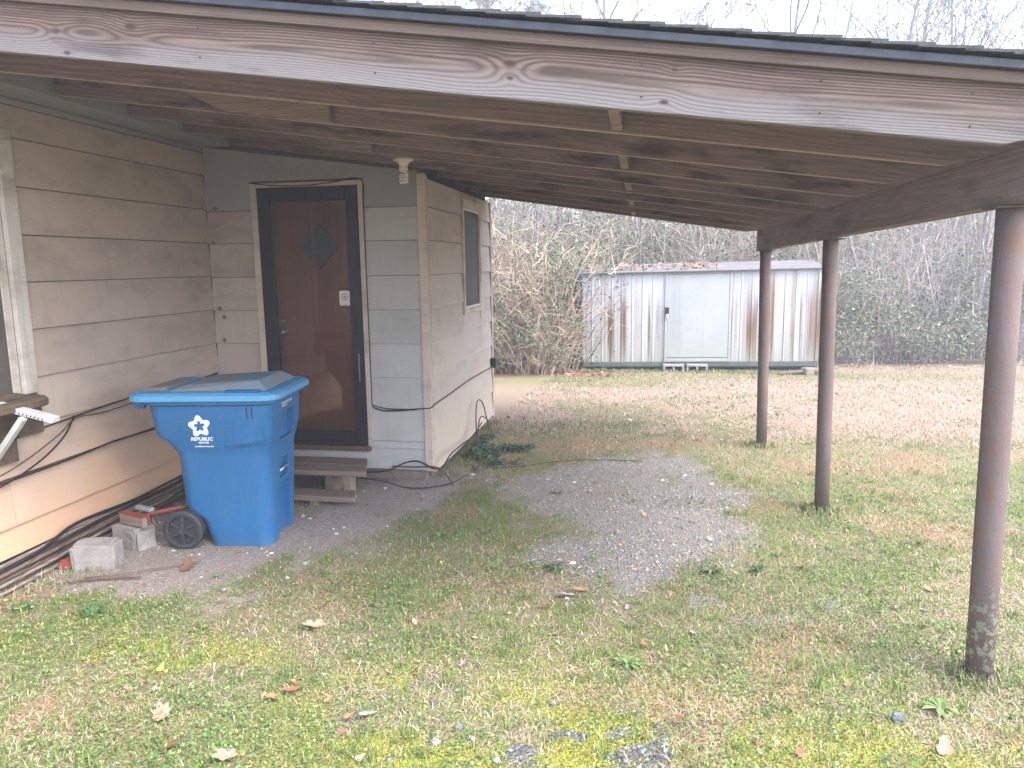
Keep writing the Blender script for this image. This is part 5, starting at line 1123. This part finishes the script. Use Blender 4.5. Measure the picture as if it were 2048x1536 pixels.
bush('evergreen_bush', (-1.25, 13.9), [dict(cx=-1.3, cy=14.0, R=.45, N=60, Hm=2.0, spread=.5, droop=.3, r0=.010, sub=6, subL=.4)], 7000, PRIV[:3], (.04, .075), TANB, 'dark green leafy bush against the left end of the shed', 3, None, .14)
patch = lambda p: sstep(.36, .60, fbm(p[:, 0] + .4 * p[:, 1], p[:, 2] * 1.2, 1.0, 27, 3))
rb = [(3.9, 15.3, 2.3), (4.9, 15.7, 2.5), (6.0, 15.9, 2.2), (7.2, 16.2, 2.3)]
bl = ['grey-green bush right behind the shed corner', 'wide grey-green bush right of the shed', 'pale green bush seen left of the front post', 'green bush at the far right behind the front post']
for i, (x, y, h) in enumerate(rb):
    bush('evergreen_bush', (x, y), [dict(cx=x, cy=y, R=.75, N=110, Hm=h, spread=.9, droop=.5, r0=.009, sub=6, subL=.6), dict(cx=x, cy=y - .3, R=.9, N=110, Hm=.8, spread=.5, droop=.9, r0=.006, sub=7, subL=.4)], 17000, [(.10, .135, .085), (.14, .18, .115), (.19, .22, .145), (.24, .265, .17), (.26, .22, .16)], (.035, .07), GREYB + TANB[:1], bl[i], 30 + i, patch, .16)
# the thicket behind reads as one mass
rng = np.random.default_rng(77); cl_ = []
for x in np.arange(-5.5, 13, .85):
    for y, h in ((16.6, 3.4), (18.0, 4.2), (20.0, 4.9)):
        cl_.append(dict(cx=x + rng.normal() * .35, cy=y + rng.normal() * .4, R=.8, N=34, Hm=h * rng.uniform(.8, 1.15), spread=1.2, droop=.45, r0=.013, sub=5, subL=1.0, K=6))
gm = lambda p: sstep(.36, .56, fbm(p[:, 0] * .8, p[:, 2] * .9 + p[:, 1] * .3, .9, 37, 3)) * np.where(p[:, 0] > 7.0, .35, 1)
B, Lf = shrub_parts(rng, cl_, 150000, PRIV + [(.16, .19, .12), (.22, .25, .11), (.20, .15, .11)], (.045, .09), GREYB + TANB, gm, .22)
nb = len(B[0]); th = np_mesh('thicket', np.concatenate([B[0], Lf[0]]), np.concatenate([B[1], Lf[1] + nb]), None, mats=[M_BARK, M_LEAF], color=np.concatenate([B[2], Lf[2]]), mi=np.concatenate([np.zeros(len(B[1])), np.ones(len(Lf[1]))])); th['kind'] = 'stuff'
# undergrowth deeper in the wood
cl_ = []
for x in np.arange(-14, 34, 1.5):
    for y in (24, 29, 35): cl_.append(dict(cx=x * y / 26 + rng.normal(), cy=y + rng.normal(), R=1.3, N=34, Hm=y * .20 * rng.uniform(.8, 1.1), spread=1.6, droop=.3, r0=.03, sub=6, subL=1.5, K=5))
B, Lf = shrub_parts(rng, cl_, 50000, [(.14, .13, .10), (.10, .12, .07), (.20, .16, .12), (.16, .17, .11)], (.12, .22), GREYB, None, .5)
nb = len(B[0]); th = np_mesh('far_wood', np.concatenate([B[0], Lf[0]]), np.concatenate([B[1], Lf[1] + nb]), None, mats=[M_BARK, M_LEAF], color=np.concatenate([B[2], Lf[2]]), mi=np.concatenate([np.zeros(len(B[1])), np.ones(len(Lf[1]))])); th['kind'] = 'stuff'

# ------------------------------------------------------------------ trees
def grow(rng, base, H, lean=(0, 0), r0=.13, levels=3, first=.30, spread=.55, nb=16, up=.35, forks=1):
    S = []; tips = []
    def branch(p, d, L, r, lv):
        k = 6 if lv == 0 else (5 if lv == 1 else 3); q = p; dd = d; pts = [p]; rs = [r]
        for i in range(k):
            dd = (dd + Vector(rng.normal(size=3) * (.07 if lv == 0 else .16)) + Vector((0, 0, up * .12 * lv))).normalized(); q2 = q + dd * (L / k); ra = r * (1 - .82 * i / k); rb_ = r * (1 - .82 * (i + 1) / k); S.append((q, q2, ra, rb_)); q = q2; pts.append(q); rs.append(rb_)
        tips.append(q)
        if lv >= levels: tips.extend(pts[1:]); return
        n = nb if lv == 0 else (7 if lv == 1 else 5)
        for j in range(n):
            t = (first + (1 - first) * (j + rng.random()) / n) if lv == 0 else .2 + .8 * (j + rng.random()) / n
            t = min(t, .98); ii = int(t * k); f = t * k - ii; pp = pts[ii].lerp(pts[ii + 1], f); rr = rs[ii] * (.55 if lv == 0 else .6)
            az = rng.random() * 6.283; side = Vector((math.cos(az), math.sin(az), 0)); nd = (d * (1 - spread) + side * spread * 1.1 + Vector((0, 0, up * .5))).normalized()
            branch(pp, nd, L * (.42 if lv == 0 else .5) * (1.15 - .55 * t) * rng.uniform(.7, 1.2), max(rr, .006), lv + 1)
    branch(Vector(base), Vector((lean[0], lean[1], 1)).normalized(), H, r0, 0)
    return S, tips
GT = [(.22, .20, .195), (.28, .255, .25), (.17, .15, .145)]; LFB = [(.30, .17, .12), (.36, .22, .17), (.24, .13, .10), (.33, .24, .13)]
def tree(x, y, H, label, seed, leaves=350, lean=(0, 0), r0=.12, nb=15, first=.3, spread=.5, name='bare_tree', lsize=(.06, .13), lcols=LFB):
    rng = np.random.default_rng(seed); z = float(gz(x, y)) - .1; e = empty(name, (x, y, z), label, 'tree', 'trees beyond the thicket')
    S, tips = grow(rng, (x, y, z), H, lean, r0, 3, first, spread, nb)
    thick = [s for s in S if s[2] > .022]; thin = [s for s in S if s[2] <= .022]
    def mk(ss, n): return segs([tuple(s[0]) for s in ss], [tuple(s[1]) for s in ss], [max(s[2], .008) for s in ss], [max(s[3], .006) for s in ss], n)
    V, Q = mk(thick, 6); c = np.repeat(np.array(GT)[rng.integers(0, 3, len(thick))], 12, 0); tr_ = np_mesh('trunk', V, Q, M_BARK, color=c, smooth=True)
    V, Q = mk(thin, 3); c = np.repeat(np.array(GT)[rng.integers(0, 3, len(thin))], 6, 0)
    tp = np.array([tuple(t) for t in tips]); i = rng.integers(0, len(tp), leaves); p = tp[i] + rng.normal(size=(leaves, 3)) * .10; L = rng.uniform(*lsize, leaves); Lv, Lq = cards(p, rng, L, L * .6, 0)
    lc = np.repeat(np.array(lcols)[rng.integers(0, len(lcols), leaves)] * (1 + rng.normal(size=(leaves, 1)) * .15), 4, 0)
    cr = np_mesh('crown', np.concatenate([V, Lv]), np.concatenate([Q, Lq + len(V)]), None, mats=[M_BARK, M_LEAF], color=np.concatenate([c, np.clip(lc, 0, 1)]), mi=np.concatenate([np.zeros(len(Q)), np.ones(len(Lq))]))
    for o in (tr_, cr): o.parent = e; o.matrix_parent_inverse = inv_of(e)
    return e
for a in [(-6.3, 20, 9.2, 'leafy-twigged tree over the left end of the roof line', 201, 700, (.02, 0), .11, 16, .45),
          (-5.6, 21.5, 9.3, 'twiggy tree with brown leaves just left of the pines', 202, 600, (.05, 0), .10, 14, .45),
          (-1.65, 21, 10.6, 'bare grey tree with several upright stems right of the pines', 203, 260, (.0, 0), .13, 18, .40),
          (-.5, 25, 9.6, 'thin tree with scattered red-brown leaves above the roof middle', 204, 420, (.04, 0), .09, 14, .45),
          (1.65, 24, 9.6, 'slim pale tree with a small leafy top', 205, 380, (.0, 0), .07, 10, .55),
          (3.25, 22, 10.4, 'straight bare tree with a forked pale trunk', 206, 160, (.0, 0), .12, 15, .45),
          (4.9, 25, 10.4, 'thin leaning bare tree right of the forked one', 207, 160, (.06, 0), .09, 12, .5),
          (5.6, 23, 9.8, 'bare tree with long limbs slanting right', 208, 260, (.10, 0), .11, 16, .40),
          (6.6, 23.5, 9.8, 'slender bare tree slanting right behind the roof', 209, 260, (.10, 0), .10, 16, .42),
          (8.0, 24, 9.6, 'twiggy bare tree with reddish leaf clusters at right', 210, 620, (.02, 0), .10, 18, .40),
          (9.2, 25, 10.2, 'dense twiggy tree near the right end of the roof', 211, 620, (.05, 0), .12, 20, .38),
          (10.4, 24, 9.4, 'rightmost bare tree above the roof corner', 212, 500, (.02, 0), .10, 18, .40)]:
    tree(a[0], a[1], a[2], a[3], a[4], a[5], a[6], a[7], a[8], a[9])
for a in [(6.1, 15.5, 5.2, 'crooked pale sapling among the green bushes left of the front post', 221, 60, (.05, 0), .055, 9, .35), (4.4, 16.2, 5.4, 'thin grey sapling right behind the shed', 222, 60, (-.04, 0), .05, 9, .35), (-.2, 16.3, 5.0, 'thin grey sapling behind the left half of the shed', 223, 50, (.06, 0), .05, 9, .35), (8.0, 15.8, 5.4, 'pale sapling at the right edge beside the front post', 224, 60, (-.05, 0), .06, 10, .35), (-2.5, 15.2, 4.8, 'pale sapling rising from the bramble left of the shed', 225, 40, (.08, 0), .045, 9, .3)]:
    tree(a[0], a[1], a[2], a[3], a[4], a[5], a[6], a[7], a[8], a[9], name='sapling')['group'] = 'saplings in the thicket'
def pine(x, y, H, label, seed):
    rng = np.random.default_rng(seed); z = float(gz(x, y)) - .1; e = empty('pine_tree', (x, y, z), label, 'tree', 'trees beyond the thicket'); S = []; tuft = []
    p = Vector((x, y, z)); 
    for i in range(10): q = p + Vector((rng.normal() * .04, rng.normal() * .04, H / 10)); S.append((p, q, .16 * (1 - i / 10.5), .16 * (1 - (i + 1) / 10.5))); p = q
    for k in range(46):
        t = .45 + .55 * k / 46; a = rng.random() * 6.283; L = (1 - t) * 3.2 + .35; o = Vector((x, y, z + H * t)); d = Vector((math.cos(a), math.sin(a), rng.uniform(.05, .5))).normalized()
        for j in range(3): q = o + d * L / 3 + Vector((0, 0, .05)); S.append((o, q, .03, .018)); o = q; tuft.append(q); tuft.append(q + Vector(rng.normal(size=3) * .18)); tuft.append(q + Vector(rng.normal(size=3) * .22))
    tuft.append(Vector((x, y, z + H))); V, Q = segs([tuple(s[0]) for s in S], [tuple(s[1]) for s in S], [s[2] for s in S], [s[3] for s in S], 5); tr_ = np_mesh('trunk', V, Q, M_BARK, color=np.tile(np.array([[.20, .15, .12]]), (len(V), 1)))
    c = np.repeat(np.array([tuple(t) for t in tuft]), 46, 0); n = len(c); d = rng.normal(size=(n, 3)); d[:, 2] += .4; d /= np.linalg.norm(d, axis=1, keepdims=True); L = rng.uniform(.16, .30, n)[:, None]; s = np.cross(d, rng.normal(size=(n, 3))); s /= np.linalg.norm(s, axis=1, keepdims=True)
    V = np.stack([c - s * .007, c + s * .007, c + d * L], 1).reshape(-1, 3); cr = np_mesh('crown', V, np.arange(3 * n).reshape(n, 3), M_LEAF, color=np.repeat(np.array([(.075, .11, .055), (.10, .13, .065), (.16, .15, .085)])[rng.integers(0, 3, n)], 3, 0))
    for o in (tr_, cr): o.parent = e; o.matrix_parent_inverse = inv_of(e)
pine(-4.75, 24, 10.2, 'blue-green pine top above the roof, left of the pair', 301); pine(-3.45, 25, 10.0, 'smaller pine top above the roof, right of the pair', 302)

# ------------------------------------------------------------------ misty air
hz = mesh('haze', *boxVF(-215, 215, -135, 275, -1.6, 13.5), None)
hm = bpy.data.materials.new('haze_air'); hm.use_nodes = True; hm.node_tree.nodes.clear()
ho = hm.node_tree.nodes.new('ShaderNodeOutputMaterial'); hv = hm.node_tree.nodes.new('ShaderNodeVolumePrincipled')
hv.inputs['Color'].default_value = (.92, .94, 1, 1); hv.inputs['Density'].default_value = .009; hv.inputs['Anisotropy'].default_value = .3
hm.node_tree.links.new(hv.outputs[0], ho.inputs['Volume']); hz.data.materials.clear(); hz.data.materials.append(hm); hz['kind'] = 'stuff'
